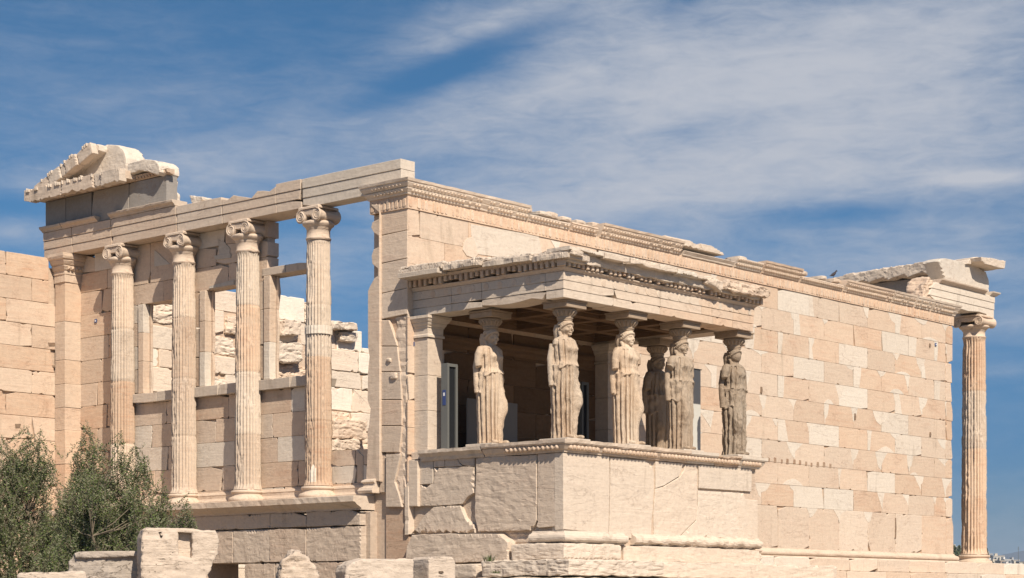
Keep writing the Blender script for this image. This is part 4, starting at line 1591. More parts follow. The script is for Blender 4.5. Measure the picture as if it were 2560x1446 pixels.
def porch_top():
    X0, X1, Y0 = XP0 + .06, XP1 - .06, YP + .06
    th = .50
    mb = MB()
    hs = [ZE, ZE + .148, ZE + .300, ZE + .456]
    # three fasciae on the west, south and east beams
    for k in range(3):
        c = .009 * k - .009
        zb, zt = hs[k], hs[k + 1]
        jw = [.02, -.98, -1.72, Y0 + .40]
        for a, b in zip(jw[:-1], jw[1:]):
            lo, hi = min(a, b), max(a, b)
            P = worn_rect(lo, hi, zb, zt, chip=.2 if k == 0 else .03, notch=.2 if k == 0 else .0, gap=.0006, jit=.0015)
            if k == 0:     # ragged lower arris
                P = [(q[0], q[1] + (abs(fz((q[0] * 1.0, 1, 2), 3, 3)) * .06 if q[1] < zb + .03 else 0)) for q in P]
            mb.prism(P, fr_west(X0), c, -th, .003, (R.uniform(.2, .45), R.uniform(.48, .54), .05))
        js = [X0 - c, 1.55, 2.93, 4.22, 4.55, 5.25, X1 + c]
        if k == 0:
            js = [X0 - c, 1.55, 2.93, 4.6, 5.25, X1 + c]
        for i, (a, b) in enumerate(zip(js[:-1], js[1:])):
            P = worn_rect(a, b, zb, zt, chip=.2 if k == 0 else .03, notch=.2 if k == 0 else .0, gap=.0006, jit=.0015)
            mb.prism(P, fr_south(Y0), c, -(.40 if a < .5 else th), .003, (R.uniform(.3, .5) if b < 4.5 else R.uniform(.6, .95), R.uniform(.52, .56), 0))
        mb.prism([(Y0 + .505, zb), (-.02, zb), (-.02, zt), (Y0 + .505, zt)], lambda p, q, cc: (X1 + cc, p, q), c, -th, .006, (.5, .5, 0))
    mb.build('architrave', M_MARBLE, porch)
    # discs along the upper fascia
    zc = (hs[2] + hs[3]) / 2 - .01
    for (F, a0, n, st) in ((fr_south(Y0), X0 + .13, 18, .325), (fr_west(X0), Y0 + .14, 11, .33)):
        for k in range(n):
            d = MB()
            a = a0 + k * st
            ring = [(a + .062 * math.cos(q * math.pi / 9), zc + .062 * math.sin(q * math.pi / 9)) for q in range(18)]
            ex = .016 if R.random() > .3 else .011
            d.prism(ring, F, ex, .0, .005, (R.uniform(.3, .7), R.uniform(.48, .55), .03))
            d.build('disc', M_MARBLE, porch)
    dt = MB()
    z = hs[3]
    path = [(X0, -.003), (X0, Y0), (X1, Y0), (X1, -.003)]
    dt.sweep([(-.2, z + .001), (.02, z + .001), (.03, z + .02), (.06, z + .045), (.065, z + .065), (-.2, z + .065)], path, (.6, .48, .03), jit=.008, step=.08)
    zd0, zd1 = z + .067, z + .195
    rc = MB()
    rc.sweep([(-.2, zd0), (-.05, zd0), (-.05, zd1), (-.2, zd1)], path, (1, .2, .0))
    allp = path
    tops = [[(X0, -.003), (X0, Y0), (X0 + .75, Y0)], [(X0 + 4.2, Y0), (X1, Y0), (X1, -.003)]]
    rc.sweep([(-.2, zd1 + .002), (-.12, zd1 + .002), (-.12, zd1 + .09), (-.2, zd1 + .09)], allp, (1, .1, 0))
    rc.build('dentil_recess', M_SOOT_SHADE, porch)  # shade behind the dentils deepened by the dark stone colour
    for path in tops:
        dt.sweep([(-.11, zd1 + .001), (.118, zd1 + .001), (.122, zd1 + .02), (.14, zd1 + .05), (-.11, zd1 + .05)], path, (.6, .46, .05), jit=.012, step=.07)
    for (F, a0, a1) in ((fr_south(Y0), X0 - .11, X1 + .1), (fr_west(X0), Y0 + .0, -.02)):
        n = int((a1 - a0) / .128)
        for k in range(n + 1):
            a = a0 + .03 + k * .128
            if R.random() < .04:
                continue
            lo = zd0 + (R.uniform(.01, .05) if R.random() < .35 else .003)
            o = R.uniform(.105, .118)
            P = [(a - .032, lo + .005), (a + .032, lo), (a + .034, zd1), (a - .034, zd1)]
            dt.prism(P, F, o, -.045, .008, (R.uniform(.5, .9), R.uniform(.46, .54), .04))
    dt.build('dentil_band', M_MARBLE, porch)
    # cornice slabs
    cz = zd1 + .052
    c = MB()
    tw = lambda y: 5.02 - .035 * abs(y)
    # west side, edge broken back towards the south
    seg = [(.02, -1.05, .30), (-1.06, -1.95, .27), (-1.96, -3.05, .20), (-3.06, -3.86, .14)]
    for i, (a, b, o) in enumerate(seg):
        for (dz0, dz1, cut_, am) in ((-.115, -.02, 0, .010), (-.022, .035, .05, .022)):
            P = []
            m = 16
            for s in range(m + 1):
                t = s / m
                y = a + (b - a) * t
                oo = o - cut_ + (.055 * fz((y, 3 + cut_ * 30, 0), 3.2, 4) - .01 if i else .012 * fz((y, 3, 0), 4, 3))
                P.append((XP0 - oo, y))
            P += [(XP0 + .5, b), (XP0 + .5, a)]
            zt = tw((a + b) / 2) - .05
            c.rough(P, lambda p, q, cc: (p, q, cc), zt + dz1, zt + dz0, .05, am, 4.5, (.35, .46 + .04 * (cut_ > 0), .12), 0, i * 3 + cut_)
    # bevelled soffit piece that survives whole near the wall
    c.prism([(XP0 - .34, .0), (XP0 - .34, -1.0), (XP0 + .1, -1.0), (XP0 + .1, .0)], lambda p, q, cc: (p, q, cc + (-.18 * (p - XP0) * 0)), 4.85, 4.76, .01, (.3, .46, .12))
    # south side
    ss = [(-.02, .92, .13, .13), (.93, 1.62, .15, .14), (1.66, 2.52, .15, .15), (2.53, 3.06, .15, .15), (3.07, 3.66, .15, .12), (3.67, 4.05, .12, .10)]
    for i, (a, b, o, h) in enumerate(ss):
        P = [(a, .0)]
        m = 8
        low = []
        for s in range(m + 1):
            t = s / m
            low.append((a + (b - a) * t, 4.835 + max(0, .04 * fz((a + t, 2, 1), 2.3, 3)) + (.03 if i == 0 else 0)))
        P = low + [(b, 4.80 + h), (a, 4.80 + h)]
        pale = i == 4
        c.rough(P, fr_south(YP), o + .09, -.3, .06, .007, 4, (.05 if pale else R.uniform(.2, .4), .56, 0), 0, i * 5 + 1)
    # broken lumps at the south east
    c.rough([(4.02, 4.78), (4.35, 4.72), (4.5, 4.66), (4.62, 4.74), (4.6, 4.90), (4.05, 4.92)], fr_south(YP), .2, -.3, .06, .03, 3, (.4, .54, 0), 1, 31)
    c.rough([(4.62, 4.735), (5.1, 4.72), (5.6, 4.73), (6.12, 4.74), (6.25, 4.80), (6.2, 4.93), (5.7, 4.95), (5.2, 4.97), (4.7, 4.93)], fr_south(YP), .2, -.5, .05, .05, 3.4, (.6, .5, 0), 1, 33)
    c.build('cornice', M_ROUGH, porch)
    rf = MB()
    rf.rough([(XP0 - .02, -.01), (XP0 - .02, YP - .1), (XP1, YP - .1), (XP1, -.01)], lambda p, q, cc: (p, q, cc - .02 * abs(q)), 4.99, 4.76, .16, .03, 2.2, (.3, .5, .05), 1, 40)
    # ragged rim and flat drip slabs on the roof
    for k in range(26):
        if R.random() < .25:
            continue
        y = -.12 - k * .145
        rf.rough([(XP0 - .20 + .006 * k, y), (XP0 - .20 + .006 * k, y - .2), (XP0 + .3, y - .17), (XP0 + .3, y)], lambda p, q, cc: (p, q, cc),
                 tw(y) - .01 + .02 * fz((y, 7, 1), 2.2, 3), 4.86 - .02 * abs(y), .05, .022, 5, (R.uniform(.1, .5), R.uniform(.46, .56), .06), 1, k)
    for (a, b, z_, o) in ((.05, .7, 4.855, .12), (.72, 1.6, 4.86, .13), (1.7, 2.6, 4.87, .10), (2.62, 3.2, 4.88, .12)):
        rf.prism(worn_rect(a, b, z_, z_ + .03, gap=.01), fr_south(YP), o, -.3, .006, (.4, .5, .05))
    rf.build('roof_slab', M_ROUGH, porch)
    # dressed new marble drip on the south edge
    dp = MB()
    dp.prism(worn_rect(3.08, 3.82, 4.825, 4.865, chip=0, notch=0), fr_south(YP), .18, -.1, .006, (0, .57, .05))
    dp.build('drip_strip', M_MARBLE, porch)
    # coffered ceiling
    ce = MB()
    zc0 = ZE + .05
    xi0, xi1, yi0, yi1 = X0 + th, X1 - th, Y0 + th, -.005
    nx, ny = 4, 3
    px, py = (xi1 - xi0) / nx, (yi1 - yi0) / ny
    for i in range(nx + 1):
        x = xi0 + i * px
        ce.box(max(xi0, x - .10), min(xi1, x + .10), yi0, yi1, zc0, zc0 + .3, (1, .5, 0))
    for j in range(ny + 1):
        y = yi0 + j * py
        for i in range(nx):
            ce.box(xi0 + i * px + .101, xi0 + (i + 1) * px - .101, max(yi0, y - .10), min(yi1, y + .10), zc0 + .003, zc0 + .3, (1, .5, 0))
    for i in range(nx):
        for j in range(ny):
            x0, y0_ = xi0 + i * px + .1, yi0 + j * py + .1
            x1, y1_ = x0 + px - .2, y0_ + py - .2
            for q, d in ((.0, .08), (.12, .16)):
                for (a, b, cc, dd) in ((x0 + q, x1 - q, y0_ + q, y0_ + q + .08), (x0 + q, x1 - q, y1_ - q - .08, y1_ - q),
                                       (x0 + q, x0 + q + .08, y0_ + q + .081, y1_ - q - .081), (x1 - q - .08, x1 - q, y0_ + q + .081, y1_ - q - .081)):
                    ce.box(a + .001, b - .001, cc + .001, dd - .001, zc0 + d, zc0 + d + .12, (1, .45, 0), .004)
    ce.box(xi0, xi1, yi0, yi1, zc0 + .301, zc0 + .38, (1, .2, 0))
    ce.build('coffered_ceiling', M_SOOT_SHADE, porch)  # ceiling colour carries the porch shade as well as its sooty stain
    # carved string inside, on the temple wall
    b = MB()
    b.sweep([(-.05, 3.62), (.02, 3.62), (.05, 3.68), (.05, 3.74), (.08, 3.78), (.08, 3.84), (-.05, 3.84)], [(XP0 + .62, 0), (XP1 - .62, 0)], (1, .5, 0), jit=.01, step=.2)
    b.build('inner_moulding', M_SOOT_SHADE, porch)  # same darkened tone as the ceiling, shade included


porch_top()


# ------------------------------------------------------------------ carved women
def sculpt(seed, mirror=1, arm_r=.30, arm_l=.30, mantle=1.0, face=1.0, erode=0.0, bri=.5):
    """one figure, 2.1 m to the crown of the head, facing -y; the free leg is on +x (mirror flips it)"""
    rr = random.Random(seed)
    N, M = 240, 230
    zs = [0, .04, .30, .62, .95, 1.16, 1.25, 1.30, 1.36, 1.48, 1.60, 1.68, 1.73, 1.765, 1.80, 1.83, 1.87, 1.92]
    A = [.235, .24, .245, .255, .265, .262, .262, .255, .228, .228, .243, .25, .245, .205, .125, .088, .080, .082]
    B = [.205, .205, .20, .205, .205, .195, .195, .20, .175, .165, .165, .155, .14, .122, .095, .082, .078, .08]

    def prof(T, z):
        for i in range(len(zs) - 1):
            if z <= zs[i + 1]:
                t = (z - zs[i]) / (zs[i + 1] - zs[i])
                t = t * t * (3 - 2 * t) * .5 + t * .5
                return T[i] + (T[i + 1] - T[i]) * t
        return T[-1]
    ph = rr.uniform(0, 6)
    npl = 17
    rings = []
    for k in range(M + 1):
        z = 1.92 * k / M
        a, b = prof(A, z), prof(B, z)
        # weight shifted over the standing leg (on -x)
        cx = -.018 * math.sin(min(1, z / 1.9) * math.pi)
        cy = 0
        ring = []
        for i in range(N):
            th = 2 * math.pi * i / N      # 0 = +x, 3pi/2 = -y (front)
            c, s = math.cos(th), math.sin(th)
            fr = (th - 1.5 * math.pi + math.pi) % (2 * math.pi) - math.pi   # angle from the front, + towards +x
            e = 1 / math.sqrt((c / a) ** 2 + (s / b) ** 2)
            r = e
            free = math.exp(-((fr - .55) / .52) ** 2)          # bent leg
            wob = .10 * fz((z * 1.3, seed, fr), 1, 2)
            if z < 1.30:
                hem = 1.235 + .075 * math.cos(fr * 1.5) + .012 * math.sin(fr * 9 + ph)   # overfold
                side = mantle * max(0, min(1, (abs(fr + .25) - .95) / .25))
                hem2 = .93 + .03 * math.sin(fr * 7 + ph)
                hm = hem * (1 - side) + hem2 * side
                pp = math.cos(fr * npl + ph + wob * 3)
                pl = 1 - max(0.0, (pp + .15) / 1.15) ** .75
                deep = .075 * min(1, .45 + (1.25 - z) * .9)
                smooth = max(0, 1 - 1.05 * free * min(1, z / .25 + .2))
                if z < hm:
                    r -= deep * (1 - pl) * smooth
                    r += .012 * smooth
                    # the knee and shin pressing through the cloth
                    kn = math.exp(-((z - .66) / .20) ** 2)
                    thigh = math.exp(-((z - .86) / .30) ** 2)
                    shin = math.exp(-((z - .36) / .26) ** 2)
                    r += math.exp(-((fr - .55) / .34) ** 2) * (.085 * kn + .035 * thigh + .012 * shin)
                    r -= .035 * math.exp(-((fr - .12) / .11) ** 2) * math.exp(-((z - .45) / .35) ** 2)   # furrow beside it
                    r -= .030 * math.exp(-((fr - 1.08) / .12) ** 2) * math.exp(-((z - .35) / .35) ** 2)
                    # swags behind the knee
                    r += .010 * math.sin(z * 34 + fr * 10) * math.exp(-((fr - .92) / .22) ** 2) * math.exp(-((z - .45) / .3) ** 2)
                    r += .016 * math.exp(-((z - .02) / .03) ** 2) * (1 - pl * .4)
                else:
                    r += .020 + .012 * math.exp(-((z - hm) / .03) ** 2)
                    r -= .022 * (math.sin(fr * 15 + ph * 2 + wob * 4) * .5 + .5) * min(1, side + .35)
                    r += .012 * side * math.sin(z * 30 + abs(fr) * 4)
            elif z < 1.74:
                f2 = 1 - max(0, math.cos(fr * 15 + ph + wob * 4 + 1.2 * math.sin(z * 4))) ** .8
                amt = .036 * (1 - .55 * math.exp(-((z - 1.62) / .09) ** 2) * (abs(fr) < .8))
                r -= amt * (1 - f2) * (.4 + .6 * min(1, abs(fr)))
                for bf in (-.42, .42):
                    r += .052 * math.exp(-((fr - bf) / .26) ** 2) * math.exp(-((z - 1.585) / .065) ** 2)
                r += .010 * math.exp(-((z - 1.315) / .045) ** 2) * (1 + .35 * math.sin(fr * 14 + ph))   # blousing over the belt
                r -= .006 * math.exp(-((z - 1.395) / .03) ** 2)
                # falling side folds of the shoulder cloth
                r += .020 * math.exp(-((abs(fr) - 1.12) / .16) ** 2) * max(0, min(1, (1.72 - z) / .1))
            r += .006 * fz((c * 3 + seed, s * 3, z * 4), 1.2, 3)
            if erode:
                r += erode * .05 * (fz((c * 2.2 + seed, s * 2.2, z * 3.3), 1.3, 4) - .15)
            gx = 1.02 + .08 * max(0, min(1, (z - 1.1) / .4)) * (z < 1.8)
            ring.append((cx + gx * r * c, cy + gx * r * s, z))
        rings.append(ring)
    mb = MB()
    mb.loft(rings, (.5, .5, 0))

    def ball(c, rad, n=18, tilt=0.0, fn=None):
        rg = []
        for k in range(1, n):
            ph_ = math.pi * k / n
            ring = []
            for i in range(n * 2):
                t = math.pi * i / n
                p = Vector((math.sin(ph_) * math.cos(t), math.sin(ph_) * math.sin(t), -math.cos(ph_)))
                if fn:
                    p = fn(p)
                ring.append((c[0] + rad[0] * p.x, c[1] + rad[1] * p.y, c[2] + rad[2] * p.z))
            rg.append(ring)
        mb.loft(rg, (.5, .5, 0))

    def limb(pts, n=14):
        rg = []
        for j, (p, r) in enumerate(pts):
            p = Vector(p)
            d = (Vector(pts[min(j + 1, len(pts) - 1)][0]) - Vector(pts[max(j - 1, 0)][0])).normalized()
            u = d.cross(Vector((0, 1, 0.001))).normalized()
            w = d.cross(u)
            rg.append([tuple(p + u * r * math.cos(2 * math.pi * i / n) + w * r * math.sin(2 * math.pi * i / n)) for i in range(n)])
        mb.loft(rg, (.5, .5, 0))
    # arms, broken off near the elbow
    for sx, ln in ((-1, arm_r), (1, arm_l)):
        if ln > 0:
            limb([((sx * .19, .0, 1.725), .070), ((sx * .262, .0, 1.70), .084), ((sx * .302, .0, 1.63), .082), ((sx * .320, .005, 1.54), .072), ((sx * .326, .0, 1.70 - ln), .068),
                  ((sx * .326, -.005, 1.69 - ln), .052)])
        else:
            limb([((sx * .17, .0, 1.72), .06), ((sx * .225, .01, 1.685), .066), ((sx * .25, .01, 1.63), .05)])
        # cloth hanging behind the arm
        limb([((sx * .22, .10, 1.66), .06), ((sx * .275, .105, 1.4), .058), ((sx * .285, .09, 1.15), .056), ((sx * .28, .075, .93), .05)])
    nb0 = len(mb.v)
    # neck and head
    limb([((0, .01, 1.72), .085), ((0, .0, 1.82), .070), ((0, -.012, 1.92), .072)])

    def skull(p):
        q = p.copy()
        fr_ = -p.y
        if p.z < -.2:
            q.x *= 1 - .38 * (-.2 - p.z)
            q.y *= 1 - .10 * (-.2 - p.z)
        if fr_ > .55:
            q.y *= .95
        return q
    ball((0, -.018, 1.945), (.098, .122, .150), 20, 0, skull)
    if face > .3:
        limb([((0, -.128, 1.985), .010), ((0, -.142, 1.955), .014), ((0, -.155, 1.925), .019), ((0, -.135, 1.912), .012)], 10)      # nose
        ball((0, -.126, 1.885), (.030, .018, .009), 8)
        ball((0, -.124, 1.872), (.026, .018, .009), 8)
        ball((0, -.112, 1.838), (.036, .030, .026), 8)
        for sx in (-1, 1):
            ball((sx * .036, -.118, 1.962), (.020, .014, .010), 8)
            limb([((sx * .012, -.130, 1.985), .009), ((sx * .036, -.132, 1.990), .010), ((sx * .064, -.108, 1.982), .009)], 8)
            ball((sx * .055, -.085, 1.915), (.034, .040, .034), 8)
            ball((sx * .098, -.005, 1.935), (.014, .024, .034), 8)
    # wavy hair framing the face, crown and thick locks behind
    for sx in (-1, 1):
        for j in range(8):
            t = j / 7
            ball((sx * (.012 + .098 * math.sin(t * 1.75)), -.118 + .115 * t ** 1.4, 2.042 - .095 * t ** 1.6), (.028, .026, .026), 8)
            ball((sx * (.010 + .090 * math.sin(t * 1.6)), -.095 + .11 * t ** 1.3, 2.070 - .06 * t ** 1.6), (.030, .028, .024), 8)
    ball((0, .012, 2.03), (.108, .120, .085), 14)
    limb([((0, .085, 2.02), .095), ((0, .105, 1.93), .105), ((0, .11, 1.82), .100), ((0, .12, 1.72), .098), ((0, .125, 1.60), .07)], 16)
    for sx in (-1, 1):
        limb([((sx * .075, .05, 1.97), .034), ((sx * .092, .03, 1.88), .030), ((sx * .105, -.01, 1.79), .028), ((sx * .11, -.08, 1.71), .026), ((sx * .105, -.13, 1.62), .020)], 10)
    # heads are carved large
    for i in range(nb0, len(mb.v)):
        x_, y_, z_ = mb.v[i]
        if z_ > 1.80:
            k_ = min(1, (z_ - 1.80) / .06)
            mb.v[i] = (x_ * (1 + .13 * k_), y_ * (1 + .14 * k_), z_ + (.02 * (2.06 - z_) / .2 - .02) * 0)
    # feet under the hem
    ball((.135, -.235, .035), (.048, .10, .042), 10)
    ball((-.11, -.20, .035), (.050, .09, .042), 10)
    if mirror < 0:
        mb.v = [(-p[0], p[1], p[2]) for p in mb.v]
    me = bpy.data.meshes.new('figure')
    me.from_pydata(mb.v, [], mb.f)
    bm = bmesh.new()
    bm.from_mesh(me)
    bmesh.ops.recalc_face_normals(bm, faces=bm.faces)
    bm.to_mesh(me)
    bm.free()
    ob = bpy.data.objects.new('figure', me)
    COL.objects.link(ob)
    md = ob.modifiers.new('weld', 'REMESH')
    md.mode = 'VOXEL'
    md.voxel_size = .0072
    md.use_smooth_shade = True
    dg = bpy.context.evaluated_depsgraph_get()
    ev = ob.evaluated_get(dg)
    out = bpy.data.meshes.new_from_object(ev)
    bpy.data.objects.remove(ob)
    bpy.data.meshes.remove(me)
    bm = bmesh.new()
    bm.from_mesh(out)
    for _ in range(1):
        bmesh.ops.smooth_vert(bm, verts=bm.verts, factor=.35, use_axis_x=True, use_axis_y=True, use_axis_z=True)
    bm.normal_update()
    for v in bm.verts:
        d = fz((v.co.x + seed, v.co.y, v.co.z), 9, 3) * .006
        if erode:
            d -= erode * .03 * max(0, fz((v.co.x, v.co.y + seed, v.co.z), 6, 4))
        v.co += v.normal * d
    bm.to_mesh(out)
    bm.free()
    ca = out.color_attributes.new('tint', 'FLOAT_COLOR', 'POINT')
    flat = []
    for v in out.vertices:
        q = .5 + .5 * fz((v.co.x * 2 + seed, v.co.y * 2, v.co.z * .7), 1.3, 4)
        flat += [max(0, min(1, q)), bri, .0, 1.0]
    ca.data.foreach_set('color', flat)
    out.polygons.foreach_set('use_smooth', [True] * len(out.polygons))
    return out


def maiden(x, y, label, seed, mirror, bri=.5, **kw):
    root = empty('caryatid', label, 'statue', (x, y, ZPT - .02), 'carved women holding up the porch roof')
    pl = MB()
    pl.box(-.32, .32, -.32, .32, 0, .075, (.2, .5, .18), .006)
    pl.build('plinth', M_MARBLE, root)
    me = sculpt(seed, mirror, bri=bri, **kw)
    me.name = 'body'
    me.materials.append(M_STATUE)
    b = bpy.data.objects.new('body', me)
    COL.objects.link(b)
    b.parent = root
    b.location = (0, 0, .072)
    cp = MB()
    zt = ZE - (ZPT - .02)
    z0 = .072 + 2.085
    t = (.7, .30, .05)
    cp.lathe([(.10, z0 - .02), (.128, z0), (.14, z0 + .012), (.128, z0 + .024), (.135, z0 + .03), (.15, z0 + .045), (.138, z0 + .055), (.148, z0 + .075), (.165, z0 + .11), (.19, z0 + .15),
              (.208, z0 + .18), (.20, z0 + .20), (.16, z0 + .21)], (0, 0, 0), 36, t)
    for k in range(16):
        an = 2 * math.pi * k / 16
        rings = []
        for (r, z, w) in ((.140, z0 + .07, .010), (.165, z0 + .10, .020), (.192, z0 + .14, .024), (.208, z0 + .17, .014)):
            cx, cy = r * math.cos(an), r * math.sin(an)
            rings.append([(cx + w * math.cos(q * math.pi / 3), cy + w * math.sin(q * math.pi / 3), z) for q in range(6)])
        cp.loft(rings, t)
    cp.prism([(-.285, -.285), (.285, -.285), (.285, .285), (-.285, .285)], lambda a, b, c: (a, b, c), zt - .001, zt - .035, .006, t)
    cp.prism([(-.27, -.27), (.27, -.27), (.27, .27), (-.27, .27)], lambda a, b, c: (a, b, c), zt - .036, zt - .125, .006, t)
    cp.build('capital', M_STATUE, root)
    return root


YC = YP + .42
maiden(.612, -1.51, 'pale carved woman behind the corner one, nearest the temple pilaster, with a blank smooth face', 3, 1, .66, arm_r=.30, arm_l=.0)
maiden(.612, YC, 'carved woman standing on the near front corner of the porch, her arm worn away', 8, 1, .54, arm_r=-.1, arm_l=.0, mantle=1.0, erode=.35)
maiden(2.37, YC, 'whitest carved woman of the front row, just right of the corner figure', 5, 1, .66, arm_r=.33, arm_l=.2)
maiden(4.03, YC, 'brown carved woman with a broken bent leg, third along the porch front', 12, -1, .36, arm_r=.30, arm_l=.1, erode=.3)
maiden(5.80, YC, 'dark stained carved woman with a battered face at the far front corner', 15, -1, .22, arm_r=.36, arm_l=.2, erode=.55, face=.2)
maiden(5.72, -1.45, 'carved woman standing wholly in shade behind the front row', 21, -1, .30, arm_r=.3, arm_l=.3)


# ------------------------------------------------------------------ modern fittings inside the porch
M_STEEL = plain('painted_steel', (.15, .155, .15), .5, .08)
M_PANEL = plain('grey_panel', (.20, .195, .19), .6, .05)
M_DARK = plain('dark_slot', (.02, .022, .025), .4, .1)
M_BLUE = plain('blue_plate', (.05, .08, .22), .4, .05)
M_WHITE = plain('white_plate', (.75, .77, .80), .4, .03)


def post(x0, x1, y0, y1, z1, label, slot, sign=False):
    o = empty('support_post', label, 'post', ((x0 + x1) / 2, (y0 + y1) / 2, ZPT - .04))
    ox, oy, oz = o.location
    mb = MB()
    z0 = .005
    h = z1 - oz
    X0, X1, Y0, Y1 = x0 - ox, x1 - ox, y0 - oy, y1 - oy
    mb.box(X0, X0 + .05, Y0, Y1, z0, h, bev=.004)
    mb.box(X1 - .05, X1, Y0, Y1, z0, h, bev=.004)
    mb.box(X0 + .051, X1 - .051, Y0 + .06, Y1 - .02, z0, h - .06, bev=.004)
    mb.box(X0 + .051, X1 - .051, Y0, Y1, h - .058, h - .002, bev=.004)
    mb.build('post_frame', M_STEEL, o)
    if slot:
        d = MB()
        d.box(X0 + .052, X1 - .052, Y0 + .03, Y0 + .055, z0 + .01, h - .06, bev=.002)
        d.build('slot', M_DARK, o)
    if sign:
        d = MB()
        d.box(X0 - .006, X0 - .001, Y0 + .04, Y1 - .04, 1.0 - .15, 1.0 + .13, bev=.001)
        d.build('blue_plate', M_BLUE, o)
        w = MB()
        w.box(X0 - .009, X0 - .007, Y0 + .06, Y1 - .06, 1.0 + .02, 1.0 + .08, bev=.0005)
        w.build('plate_mark', M_WHITE, o)


post(.32, .60, -.71, -.55, 3.20, 'grey steel channel post with a small blue plate behind the porch pilaster', True, True)
post(4.58, 4.80, -.42, -.30, 3.24, 'slim grey steel post by the inner pilaster, right of the corner statue', True)


def panel(x0, x1, y, z0, z1, label, name, mat):
    o = empty(name, label, 'panel', ((x0 + x1) / 2, y, z0))
    mb = MB()
    w = (x1 - x0) / 2
    mb.box(-w, w, -.012, .012, .002, z1 - z0, bev=.003)
    mb.build('panel_sheet', mat, o)
    for sx in (-1, 1):
        f = MB()
        f.box(sx * (w - .05) - .02, sx * (w - .05) + .02, .013, .05, .002, z1 - z0 - .05, bev=.003)
        f.build('panel_batten', M_STEEL, o)


panel(1.08, 2.50, -.50, ZPT - .04, 2.63, 'low grey panel standing behind the rear left statue', 'screen_panel', M_PANEL)


def post2():
    o = empty('white_post', 'plain white square post rising behind the brown statue', 'post', (5.86, -2.28, ZPT - .04))
    mb = MB()
    mb.box(-.13, .13, -.05, .05, .002, 1.86, bev=.004)
    mb.build('post_body', plain('pale_paint', (.62, .62, .58), .6, .04), o)
    mb = MB()
    mb.box(-.15, .15, -.07, .07, 1.862, 1.88, bev=.004)
    mb.build('post_cap', M_STEEL, o)


post2()


def box_unit():
    o = empty('wall_box', 'pale green grey box fixed to the inner wall above the steel post', 'box', (.95, -.10, 2.85))
    mb = MB()
    mb.box(-.16, .16, -.07, .09, 0, .42, bev=.01)
    mb.build('box_body', plain('pale_box', (.42, .44, .38), .6, .05), o)
    mb = MB()
    mb.box(-.14, .14, -.085, -.071, .02, .40, bev=.004)
    mb.build('box_lid', plain('pale_lid', (.46, .48, .42), .6, .05), o)


box_unit()


def marker(F, a, b, c, label):
    o = empty('survey_marker', label, 'marker', F(a, b, c), 'small blue survey plates fixed to the marble')
    T = Matrix.Translation(-o.location)

    def G(p, q, r):
        return tuple(T @ Vector(F(p, q, r)))
    mb = MB()
    s = .04
    mb.prism([(a - s, b - s), (a + s, b - s), (a + s, b + s), (a - s, b + s)], G, c + .014, c + .002, .002)
    mb.build('plate', M_BLUE, o)
    w = MB()
    s2 = .02
    w.prism([(a - s2, b - s2), (a + s2, b - s2), (a + s2, b + s2), (a - s2, b + s2)], G, c + .018, c + .0145, .001)
    w.build('target', M_WHITE, o)


marker(fr_west(XW), *on_x(241, 803, XW), .012, 'small blue plate on the shaded wall between the anta and the first column')
marker(fr_south(0), *on_y(2338, 862, 0), .012, 'small blue plate near the far upper end of the long sunlit wall')
marker(fr_west(XP0 + .10), *on_x(1034, 861, XP0 + .10), .012, 'small blue plate just under the capital of the porch pilaster')


# ================================================================== LOOSE STONES IN FRONT
def fr_turn(u, d, psi):
    """upright plane through the point d metres out along the sight line u, facing south turned psi degrees to the west"""
    O = at_depth(u, V0, d)
    s, c = math.sin(math.radians(psi)), math.cos(math.radians(psi))
    t, n_ = Vector((c, -s, 0)), Vector((-s, -c, 0))

    def F(a, b, q):
        p = O + t * a + n_ * q
        return (p.x, p.y, b)

    def W_(u_, v_):
        dr = sight(u_, v_)
        k = (O - Vector(CAM)).dot(n_) / dr.dot(n_)
        p = Vector(CAM) + dr * k
        return ((p - O).dot(t), p.z)
    return F, W_


def stone_thing(name, label, cat, pts, d, psi, back, tint, amp=.03, edge=.06, sc=3.0, mat=None, sm=1, group=None, seed=1.0, extra=None, smooth=True):
    uc = sum(p[0] for p in pts) / len(pts)
    F, Wf = fr_turn(uc, d, psi)
    P = [Wf(u, v) for u, v in pts]
    mb = MB()
    mb.rough(P, F, 0, -back, edge * .75, amp * .8, sc * 1.25, tint, sm, seed, smooth)
    if extra:
        extra(mb, F, Wf)
    o = mb.build(name, mat or M_FIELD)
    base = Vector(F(0, min(p[1] for p in P), -back / 2))
    o.data.transform(Matrix.Translation(-base))
    o.location = base
    tag(o, label, cat, group)
    return o


GS = 'loose ancient blocks lying in front of the temple'
BV = 1540


def slot(mb, F, Wf):
    P = [Wf(u, v) for u, v in ((440, 1322), (484, 1322), (484, 1400), (440, 1400))]
    mb.prism(P, F, -.13, -.3, .004, (.75, .5, 0))


A_pts = [(352, 1345), (358, 1324), (372, 1318), (430, 1319.5), (446, 1320), (446, 1329.9), (447, 1330.1), (478, 1331), (470, 1388), (456, 1386), (446.5, 1384), (446.5, 1331), (444.5, 1331),
         (444, 1390), (474, 1394), (481, 1331), (480.5, 1328), (480, 1322), (538, 1327), (547, 1340), (549, 1358), (545, 1372), (546, 1384), (536, 1405), (530, 1425), (518, 1440),
         (515, BV), (352, BV), (354, 1440)]
A_pts = [(352, 1345), (358, 1324), (372, 1318), (445, 1321), (538, 1327), (547, 1340), (549, 1358), (545, 1372), (546, 1384), (536, 1405), (530, 1425), (518, 1440), (515, BV), (352, BV)]


